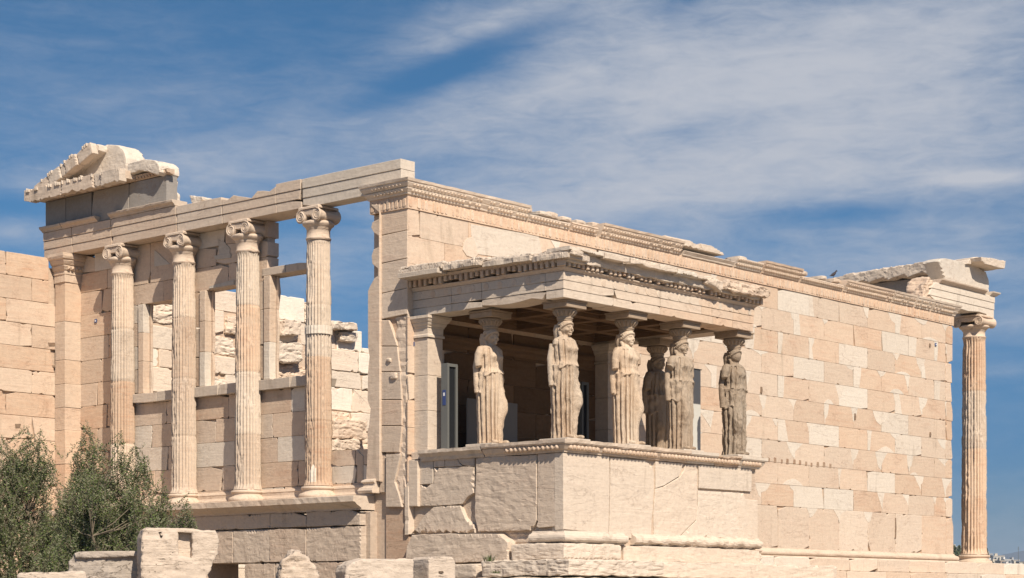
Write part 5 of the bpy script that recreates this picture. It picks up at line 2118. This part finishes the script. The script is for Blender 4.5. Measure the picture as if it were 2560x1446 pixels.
def block_a():
    """big pitted block with a cut channel in its face"""
    uc = 450
    F, Wf = fr_turn(uc, 25.0, 34)
    mb = MB()
    T = (.45, .56, 0)
    L = [(352, 1345), (358, 1324), (372, 1318), (445, 1321), (445, 1391), (445, 1460), (445, BV), (352, BV)]
    Rr = [(481, 1324), (538, 1327), (547, 1340), (549, 1358), (545, 1372), (546, 1384), (536, 1405), (530, 1425), (518, 1440), (515, BV), (481, BV), (481, 1460), (476, 1391)]
    full = L[:4] + [(446, 1321), (446, 1328), (480, 1330), (480, 1324)] + Rr[1:10] + [(352, BV)]
    whole = [(352, 1345), (358, 1324), (372, 1318), (445, 1321), (481, 1324), (538, 1327), (547, 1340), (549, 1358), (545, 1372), (546, 1384), (536, 1405), (530, 1425), (518, 1440), (515, BV), (352, BV)]
    q = lambda S: [Wf(u, v) for u, v in S]
    cut = [(352, 1345), (358, 1324), (372, 1318), (445, 1321), (446, 1350), (446, 1388), (462, 1391), (479, 1394), (480, 1350), (480, 1324), (538, 1327), (547, 1340), (549, 1358), (545, 1372), (546, 1384), (536, 1405), (530, 1425),
           (518, 1440), (515, BV), (352, BV)]
    mb.rough(q(cut), F, 0, -.13, .04, .016, 5.0, T, 0, 3, True)
    mb.rough(q(whole), F, -.12, -.75, .05, .016, 5, T, 0, 3, True)
    mb.rough(q([(440, 1320), (486, 1322), (486, 1333), (440, 1331)]), F, -.006, -.14, .03, .005, 4, T, 0, 3, True)
    o = mb.build('stone_block', M_FIELD)
    base = Vector(F(0, Wf(450, BV)[1], -.35))
    o.data.transform(Matrix.Translation(-base))
    o.location = base
    tag(o, 'large pale pitted block with a square channel cut into its face, beside the olive bush', 'stone block', GS)


block_a()


def rim(mb, F, Wf):
    mb.rough([Wf(u, v) for u, v in ((186, 1383), (196, 1379), (367, 1377), (367, 1391), (190, 1397))], F, .05, -.1, .05, .006, 4, (.2, .42, .25), 0, 3, True)


stone_thing('stone_block', 'grey carved slab with a flat raised rim, against the left end of the channelled block', 'stone block',
            [(170, 1404), (178, 1398), (190, 1381), (366, 1379), (366, BV), (168, BV)], 25.6, 40, .5, (.2, .40, .30), .03, .05, 5.5, sm=0, group=GS, seed=5, extra=rim)
stone_thing('stone_block', 'low weathered slab in the bottom left corner under the olive bush', 'stone block',
            [(42, 1440), (50, 1431), (212, 1429), (218, 1440), (218, BV), (40, BV)], 24.4, 36, .5, (.35, .55, .03), .022, .06, 3, group=GS, seed=9)
stone_thing('boulder', 'rough pointed boulder standing alone below the west columns', 'boulder',
            [(694, BV), (698, 1436), (704, 1404), (722, 1384), (738, 1374), (756, 1378), (772, 1392), (784, 1410), (796, 1430), (806, BV)], 27.0, 38, .7, (.6, .54, .05), .07, .06, 2.4, sm=2, group=None, seed=12)
stone_thing('stone_block', 'weathered ashlar with a broken left end, left of the block with a peg hole', 'stone block',
            [(862, 1428), (868, 1414), (884, 1404), (910, 1397), (1036, 1397), (1039, BV), (860, BV)], 27.6, 30, .6, (.3, .55, .03), .022, .06, 3.2, group=GS, seed=15)


def peg(mb, F, Wf):
    u, v = 1102, 1431
    mb.prism([Wf(u - 5, v - 3), Wf(u + 5, v - 3), Wf(u + 7, v + 1), Wf(u, v + 4), Wf(u - 6, v + 2)], F, .012, -.05, .003, (1, 0, 0))


stone_thing('stone_block', 'squared block with rounded corners and a small peg hole in its sunlit face', 'stone block',
            [(1072, 1398), (1080, 1392), (1130, 1391), (1139, 1400), (1142, BV), (1070, BV)], 28.4, 14, .52, (.3, .53, 0), .008, .06, 3, sm=2, group=GS, seed=18, extra=peg)


def rubble_wall():
    """low dry wall that carries the loose blocks (its top lies just under the frame)"""
    for (u0, u1, d, psi, lab, v) in ((20, 560, 25.4, 36, 'low dry stone footing under the blocks beside the olive bush', BV - 2), (680, 1150, 28.0, 32, 'low dry stone footing under the boulder and the squared blocks', BV - 2)):
        F, Wf = fr_turn((u0 + u1) / 2, d, psi)
        mb = MB()
        a0, zt = Wf(u0, v)
        a1, _ = Wf(u1, v)
        z = -2.85
        k = 0
        while z < zt - .1:
            z1 = min(zt, z + .42)
            if zt - z1 < .2:
                z1 = zt
            a = a0
            while a < a1:
                b = a + R.uniform(.4, .8)
                mb.rough([(a + .01, z + .005), (b - .01, z + .005), (b - .01, z1 - .005), (a + .01, z1 - .005)], F, .45 + R.uniform(-.03, .03), -1.1, .16, .04, 2.2, (R.uniform(.3, .7), R.uniform(.45, .55), .05), 1, a, False)
                a = b
            z = z1
        o = mb.build('footing_wall', M_FIELD)
        tag(o, lab, 'wall')


rubble_wall()


def grass_tuft(u, v, d, n, h, label):
    O = at_depth(u, v, d)
    mb = MB()
    for k in range(n):
        a = R.uniform(0, 6.28)
        r = R.uniform(0, .10)
        p = Vector((r * math.cos(a), r * math.sin(a), 0))
        l = Vector((math.cos(a) * R.uniform(.1, .7), math.sin(a) * R.uniform(.1, .7), 1)).normalized() * h * R.uniform(.4, 1)
        w = Vector((-math.sin(a), math.cos(a), 0)) * .006
        m = p + l * .55
        e = p + l + Vector((math.cos(a), math.sin(a), -.4)) * h * .2
        t = (R.uniform(.2, .8), R.uniform(.3, .7), 0)
        mb.add([p - w, p + w, m + w * .8, m - w * .8, e], [[0, 1, 2, 3], [3, 2, 4]], t)
    o = mb.build('grass_tuft', M_LEAF, recalc=False)
    o.location = O
    tag(o, label, 'weed', 'weeds growing from the porch steps')


def leafmat():
    m, nt = newmat('olive_leaf')
    at = nt.new('ShaderNodeVertexColor', layer_name='tint')
    sp = nt.new('ShaderNodeSeparateColor')
    nt.l.new(at.outputs[0], sp.inputs[0])
    c = nt.mix(sp.outputs[0], (.055, .088, .025, 1), (.20, .262, .092, 1))
    c = nt.mix(nt.ramp(sp.outputs[1], .93, 1.0), c, (.36, .32, .15, 1))
    g = nt.new('ShaderNodeNewGeometry')
    c = nt.mix(g.outputs['Backfacing'], c, (.26, .265, .17, 1))
    d = nt.new('ShaderNodeBsdfPrincipled')
    nt.put(d, 'Base Color', c)
    nt.put(d, 'Roughness', .5)
    d.inputs['Specular IOR Level'].default_value = .3
    t = nt.new('ShaderNodeBsdfTranslucent')
    nt.l.new(c, t.inputs[0])
    mx = nt.new('ShaderNodeMixShader')
    mx.inputs[0].default_value = .22
    nt.l.new(d.outputs[0], mx.inputs[1])
    nt.l.new(t.outputs[0], mx.inputs[2])
    o = nt.new('ShaderNodeOutputMaterial')
    nt.l.new(mx.outputs[0], o.inputs[0])
    return m


M_LEAF = leafmat()
M_BARK = plain('olive_bark', (.20, .165, .12), .9, .3, 9, .5)
grass_tuft(1222, 1404, 31.4, 60, .16, 'thin dry grass tuft on the slab at the foot of the porch, left part')
grass_tuft(1240, 1434, 30.9, 46, .07, 'tiny bright green weed in the joint of the lowest porch step')


def inside(p, P):
    r = False
    n = len(P)
    for i in range(n):
        a, b = P[i], P[(i + 1) % n]
        if (a[1] > p[1]) != (b[1] > p[1]) and p[0] < (b[0] - a[0]) * (p[1] - a[1]) / (b[1] - a[1]) + a[0]:
            r = not r
    return r


def olive(env, depth, foot_u, twigs, seed, label, spires):
    """shrub of upright leafy shoots: env is the outline its crown keeps at that distance"""
    rr = random.Random(seed)
    foot = at_depth(foot_u, V0, depth)
    foot.z = -2.75
    root = empty('olive_tree', label, 'tree', foot, 'olive bushes in front of the west wall')
    leaf, wood = MB(), MB()

    def tube(pts, r0, r1, n=6):
        rings = []
        for j, p in enumerate(pts):
            d = (pts[min(j + 1, len(pts) - 1)] - pts[max(0, j - 1)]).normalized()
            u = d.cross(Vector((.3, .9, .2))).normalized()
            w = d.cross(u)
            r = r0 + (r1 - r0) * j / (len(pts) - 1)
            rings.append([p + u * r * math.cos(2 * math.pi * i / n) + w * r * math.sin(2 * math.pi * i / n) for i in range(n)])
        wood.loft(rings, (.5, .5, 0))
    us = [p[0] for p in env]
    vs_ = [p[1] for p in env]
    tips = []
    plumes = []
    while len(plumes) < twigs // 42:
        u, v = rr.uniform(min(us), max(us)), rr.uniform(min(vs_), max(vs_))
        if inside((u, v), env):
            plumes.append((u, v, rr.gauss(0, .6), rr.uniform(.7, 1.3)))
    for (u, v, d_, k_) in plumes:
        for q in range(42):
            h = rr.random() ** .8
            uu = u + rr.gauss(0, 1) * (4 + 22 * h) * k_ + (u - 0) * 0
            vv = v + 78 * h * k_ + rr.gauss(0, 6)
            tips.append((uu, vv, d_ + rr.gauss(0, .04 + .16 * h)))
    for (u, v) in spires:
        for k in range(34):
            h = rr.random() ** .7
            tips.append((u + rr.gauss(0, 2 + 15 * h), v + 95 * h, rr.gauss(0, .02 + .10 * h)))
    tips = [at_depth(u, v, depth + max(-1.3, min(1.3, dd))) - foot for u, v, dd in tips]
    # limbs: a few stems, each tip is reached from the nearest stem
    stems = []
    for k in range(9):
        t = rr.choice(tips)
        top = Vector((t.x * .8, t.y * .8, t.z * .78))
        pts = [Vector((rr.uniform(-.15, .15), rr.uniform(-.15, .15), 0))]
        for j in range(1, 7):
            q = j / 6
            pts.append(pts[0].lerp(top, q) + Vector((rr.gauss(0, .06), rr.gauss(0, .06), .25 * math.sin(q * 3.1))))
        tube(pts, .075, .02)
        stems += pts[2:]
    for i, t in enumerate(tips):
        ln = rr.uniform(.22, .50)
        out = Vector((t.x, t.y, 0))
        if out.length > 0:
            out.normalize()
        lean = out * rr.uniform(-.1, .5) + Vector((rr.gauss(0, .36), rr.gauss(0, .36), rr.uniform(.45, 1.2)))
        lean.normalize()
        st = t - lean * ln
        if i % 9 == 0:
            s = min(stems, key=lambda q: (q - st).length_squared + (0 if q.z < st.z else 2))
            tube([s, s.lerp(st, .5) + Vector((0, 0, -.05)), st, t], .010, .003, 4)
        elif i % 2:
            tube([st, st.lerp(t, .5) + Vector((rr.gauss(0, .015), rr.gauss(0, .015), 0)), t], .0035, .0012, 3)
        tone = rr.random()
        m = int(ln * 96)
        for j in range(m):
            q = (j + rr.random()) / m
            p = st.lerp(t, q)
            az = rr.uniform(0, 2 * math.pi)
            up = rr.uniform(.15, 1.0)
            d = (lean * up + Vector((math.cos(az), math.sin(az), rr.uniform(-.25, .35)))).normalized()
            L = rr.uniform(.036, .062) * (1 - .35 * q * q)
            w = L * rr.uniform(.13, .20)
            sd = d.cross(Vector((rr.gauss(0, 1), rr.gauss(0, 1), rr.gauss(0, 1)))).normalized() * w
            tn = (max(0, min(1, tone + rr.uniform(-.25, .25) + .15 * q)), rr.random(), 0)
            md = p + d * L * .5
            leaf.add([p, md + sd, p + d * L, md - sd], [[0, 1, 2, 3]], tn)
    wood.build('trunk', M_BARK, root, recalc=False)
    leaf.build('crown', M_LEAF, root, recalc=False)


olive([(110, 1500), (112, 1400), (118, 1250), (150, 1165), (180, 1120), (200, 1085), (222, 1090), (240, 1150), (262, 1160), (292, 1115), (330, 1140), (368, 1180), (390, 1240), (430, 1262), (462, 1280),
       (480, 1310), (484, 1350), (440, 1450), (380, 1520), (120, 1520)], 30.0, 290, 3700, 3, 'wide grey green olive bush in front of the west columns, behind the channelled block',
      [(214, 1046), (232, 1090), (300, 1072), (335, 1104), (362, 1104), (185, 1120), (410, 1176), (472, 1228), (475, 1300)])
olive([(-60, 1500), (-60, 1120), (-20, 1090), (5, 1110), (35, 1130), (55, 1085), (90, 1090), (115, 1140), (135, 1190), (185, 1235), (215, 1300), (215, 1520), (-60, 1520)], 31.6, 40, 3100, 8,
      'dark olive bush at the left edge of the view under the ruined wall', [(66, 1050), (100, 1064), (2, 1082), (28, 1115), (125, 1130)])


# ------------------------------------------------------------------ pigeon on the wall
def pigeon():
    x, z = on_y(2083, 694, .22)
    mb = MB()
    sec = [(-.115, .030, .006, .004), (-.085, .035, .014, .010), (-.05, .052, .030, .026), (-.01, .070, .042, .040), (.03, .088, .043, .044), (.06, .112, .034, .036), (.078, .138, .024, .026), (.090, .160, .024, .024), (.108, .168, .018, .016),
           (.122, .163, .006, .006), (.138, .158, .002, .002)]
    rings = []
    for (s, h, w, t) in sec:
        rings.append([(w * math.cos(2 * math.pi * i / 14), s, h + t * math.sin(2 * math.pi * i / 14)) for i in range(14)])
    mb.loft(rings, (.5, .5, 0))
    for sx in (-1, 1):
        mb.lathe([(.004, 0), (.004, .05)], (sx * .014, .012, -.005), 6)
    o = mb.build('pigeon', plain('dark_plumage', (.055, .045, .05), .6, .3, 30))
    o.location = (x, .22, z + .0)
    o.rotation_euler = (0, 0, math.radians(-110))
    tag(o, 'small dark pigeon perched on the top of the long wall', 'bird')


pigeon()


# ================================================================== DISTANCE
def hill_z(u, d):
    v = 1474 - (d - 600) * .075 - max(0, (u - 2300)) * .02
    v = max(v, 1398)
    return CAM[2] + (V0 - v) / FOC * d


def dirp(u, d):
    p = at_depth(u, V0, d)
    return p


def hills():
    vs, fs = [], []
    us = list(range(-2000, 6200, 120))
    ds = [450, 520, 600, 700, 800, 900, 1000, 1100, 1200, 1350, 1500, 1700, 2000]
    for d in ds:
        for u in us:
            p = dirp(u, d)
            z = hill_z(2450, d) + 2.0 * fz((p.x, p.y, 0), .006, 4) if d >= 600 else -40
            if d > 1500:
                z = hill_z(2450, 1500) - (d - 1500) * .08
            vs.append((p.x, p.y, z))
    n = len(us)
    for i in range(len(ds) - 1):
        for k in range(n - 1):
            fs.append([i * n + k, i * n + k + 1, (i + 1) * n + k + 1, (i + 1) * n + k])
    mb = MB()
    mb.add(vs, fs, (.5, .5, 0), True)
    tag(mb.build('hills', plain('city_slope', (.22, .21, .17), .95, .4, .05)), kind='structure')
    vs, fs = [], []
    us = list(range(-3000, 8000, 60))
    for d, k in ((5200, 0), (5500, .75), (5800, 1.0), (6300, .5)):
        for u in us:
            p = dirp(u, d)
            v = 1388 + 10 * fz((u * .004, 3, 0), 1, 4) - 14 * math.exp(-((u - 2640) / 90) ** 2) + 6 * math.exp(-((u - 2440) / 60) ** 2)
            zt = CAM[2] + (V0 - v) / FOC * 5800
            vs.append((p.x, p.y, -60 + (zt + 60) * k + (12 * fz((p.x, p.y, 0), .004, 4) if k else 0)))
    n = len(us)
    for i in range(3):
        for k in range(n - 1):
            fs.append([i * n + k, i * n + k + 1, (i + 1) * n + k + 1, (i + 1) * n + k])
    mb = MB()
    mb.add(vs, fs, (.5, .5, 0), True)
    tag(mb.build('mountain', plain('mountain_scrub', (.14, .16, .17), .95, .3, .01)), kind='structure')


hills()
M_CITYW = [plain('city_white', (.62, .60, .56), .8, .06, .5), plain('city_cream', (.55, .50, .42), .8, .06, .5), plain('city_grey', (.42, .42, .42), .8, .06, .5), plain('city_tan', (.46, .38, .31), .8, .06, .5)]
M_CITYG = plain('city_window', (.05, .06, .075), .25, .2)
M_CITYA = plain('city_awning', (.10, .12, .15), .8, .2)
M_CITYR = plain('city_roof', (.30, .22, .18), .9, .2)
BLD = [  # u0, u1, v roof, distance, material, storeys, label
    (2472, 2482, 1386, 1330, 0, 2, 'narrow white block just right of the end column, highest on the slope'),
    (2483, 2512, 1391, 1310, 0, 2, 'plain white house topping the slope beside the end column'),
    (2510, 2530, 1400, 1240, 2, 2, 'grey apartment block with a dark top floor, upper middle of the town'),
    (2531, 2551, 1401, 1260, 1, 2, 'cream apartment block with a dark roof terrace at the town skyline'),
    (2482, 2502, 1406, 1160, 0, 2, 'small white block with a dark awning, left in the town'),
    (2501, 2513, 1403, 1120, 3, 3, 'slim pinkish stair tower between two white blocks'),
    (2513, 2534, 1413, 1100, 2, 2, 'pale grey block with green shaded balconies, centre of the town'),
    (2535, 2552, 1411, 1090, 3, 3, 'tan block with bare side wall, right centre of the town'),
    (2548, 2580, 1415, 1180, 0, 2, 'white block under a long dark roof at the right edge'),
    (2489, 2506, 1420, 980, 2, 3, 'grey block with paired dark windows behind the step end'),
    (2505, 2524, 1425, 960, 1, 3, 'cream block with railings, low in the town'),
    (2524, 2546, 1428, 900, 0, 3, 'broad white block with slanting roof lines, lowest in the town'),
    (2546, 2585, 1430, 880, 1, 3, 'pale block with a leaning awning in the bottom right corner'),
    (2384, 2400, 1368, 1350, 0, 2, 'white house glimpsed between the wall end and the end column')]


def city():
    for (u0, u1, v, d, mi, st, lab) in BLD:
        c = dirp((u0 + u1) / 2, d)
        w = (u1 - u0) / FOC * d * .92
        zt = CAM[2] + (V0 - v) / FOC * d
        zb = min(hill_z(2450, d) - 2.5, zt - 3.2 * st)
        root = empty('apartment_building', lab, 'building', (c.x, c.y, zb), 'town buildings on the far slope')
        root.rotation_euler = (0, 0, YAW - math.radians(90) + R.uniform(-.12, .3))
        H = zt - zb
        mb = MB()
        mb.box(-w / 2, w / 2, 0, 9, 0, H, bev=.05)
        mb.build('wall', M_CITYW[mi], root)
        r = MB()
        r.box(-w / 2 - .25, w / 2 + .25, -.25, 9.2, H + .02, H + .35, bev=.04)
        r.box(-w * .3, -w * .05, 3, 6, H + .36, H + 1.9, bev=.04)
        r.build('roof', M_CITYW[(mi + 1) % 3], root)
        nw = max(1, int(w / 2.1))
        for s in range(st):
            z = H - 2.75 - 3.05 * s
            if z < 1:
                continue
            for k in range(nw):
                x = -w / 2 + (k + .5) * w / nw
                g = MB()
                ww = min(.75, w / nw * .36)
                g.box(x - ww, x + ww, -.06, .02, z + .2, z + 1.9, bev=.02)
                g.build('window', M_CITYG, root)
            if R.random() < .75:
                b = MB()
                b.box(-w / 2 + .1, w / 2 - .1, -1.1, -.07, z - .1, z + .06, bev=.02)
                b.box(-w / 2 + .1, w / 2 - .1, -1.1, -1.04, z + .061, z + .75, bev=.02)
                b.build('balcony', M_CITYW[(mi + R.randrange(3)) % 4], root)
            if R.random() < .55:
                a = MB()
                a.prism([(-.02, z + 2.3), (-1.3, z + 1.7), (-1.3, z + 1.62), (-.02, z + 2.15)], lambda p, q, cc: (cc, p, q), w * .42, -w * R.uniform(.1, .4), .01)
                a.build('awning', M_CITYA, root)


city()


def far_tree(u, v, d, h, wd, label, slim=False):
    p = dirp(u, d)
    zt = CAM[2] + (V0 - v) / FOC * d
    root = empty('far_tree', label, 'tree', (p.x, p.y, zt - h), 'dark trees in the town')
    t = MB()
    t.lathe([(.35, 0), (.25, h * .5), (.1, h * .9)], (0, 0, 0), 7)
    t.build('trunk', M_BARK, root)
    mb = MB()
    rr = random.Random(int(u * 7 + v))
    for k in range(520):
        a, q = rr.uniform(0, 6.28), rr.random()
        z = h * (.18 + .82 * q)
        rad = wd * ((1 - q) ** .6 if slim else math.sin(math.pi * min(1, q * .85 + .15)) ** .7) * (rr.random() ** .45)
        c = Vector((rad * math.cos(a), rad * math.sin(a), z))
        s = rr.uniform(.25, .6)
        u1 = Vector((rr.gauss(0, 1), rr.gauss(0, 1), rr.gauss(0, 1))).normalized() * s
        u2 = u1.cross(Vector((rr.gauss(0, 1), rr.gauss(0, 1), rr.gauss(0, 1)))).normalized() * s
        mb.add([c - u1 - u2, c + u1 - u2, c + u1 + u2, c - u1 + u2], [[0, 1, 2, 3]], (rr.random() * .5, rr.random() * .8, 0))
    mb.build('crown', M_LEAF, root, recalc=False)


far_tree(2384, 1366, 700, 13, 2.4, 'dark pine close against the end of the long wall')
far_tree(2398, 1366, 760, 14, 1.2, 'thin dark cypress beside the left edge of the end column', True)
far_tree(2390, 1381, 690, 10, 2.6, 'dark bushy tree low between the wall end and the end column')
far_tree(2466, 1372, 1300, 11, 1.6, 'dark tree top peeping out right of the end column')
far_tree(2479, 1404, 1050, 8, 2.2, 'dark tree left of the small white block with an awning')
far_tree(2520, 1415, 1000, 6, 2.4, 'dark tree in front of the pale grey block with balconies')
far_tree(2556, 1424, 860, 6, 2.2, 'dark tree at the right edge under the long dark roof')


def mast():
    p = dirp(2546, 1250)
    zb = CAM[2] + (V0 - 1404) / FOC * 1250
    o = empty('roof_aerial', 'thin lattice aerial with cross arms rising over the town skyline', 'aerial', (p.x, p.y, zb))
    mb = MB()
    mb.box(-.10, .10, -.10, .10, 0, 9.5, bev=.01)
    mb.build('mast', M_STEEL, o)
    a = MB()
    a.box(-1.6, 1.6, -.06, .06, 7.8, 7.95, bev=.01)
    a.box(-1.1, 1.1, -.06, .06, 8.6, 8.72, bev=.01)
    a.build('cross_arm', M_STEEL, o)


mast()


# ------------------------------------------------------------------ air
def haze():
    me = bpy.data.meshes.new('haze')
    bm = bmesh.new()
    bmesh.ops.create_cube(bm, size=1)
    for v in bm.verts:
        v.co = Vector((v.co.x * 15000, v.co.y * 15000, -350 if v.co.z < 0 else 195))
    bm.to_mesh(me)
    bm.free()
    m, nt = newmat('air')
    pv = nt.new('ShaderNodeVolumePrincipled')
    pv.inputs['Color'].default_value = (.55, .72, 1.0, 1)
    pv.inputs['Density'].default_value = .00011
    pv.inputs['Anisotropy'].default_value = 0.0
    o = nt.new('ShaderNodeOutputMaterial')
    nt.l.new(pv.outputs[0], o.inputs['Volume'])
    me.materials.append(m)
    ob = bpy.data.objects.new('haze', me)
    COL.objects.link(ob)
    tag(ob, kind='stuff')


haze()
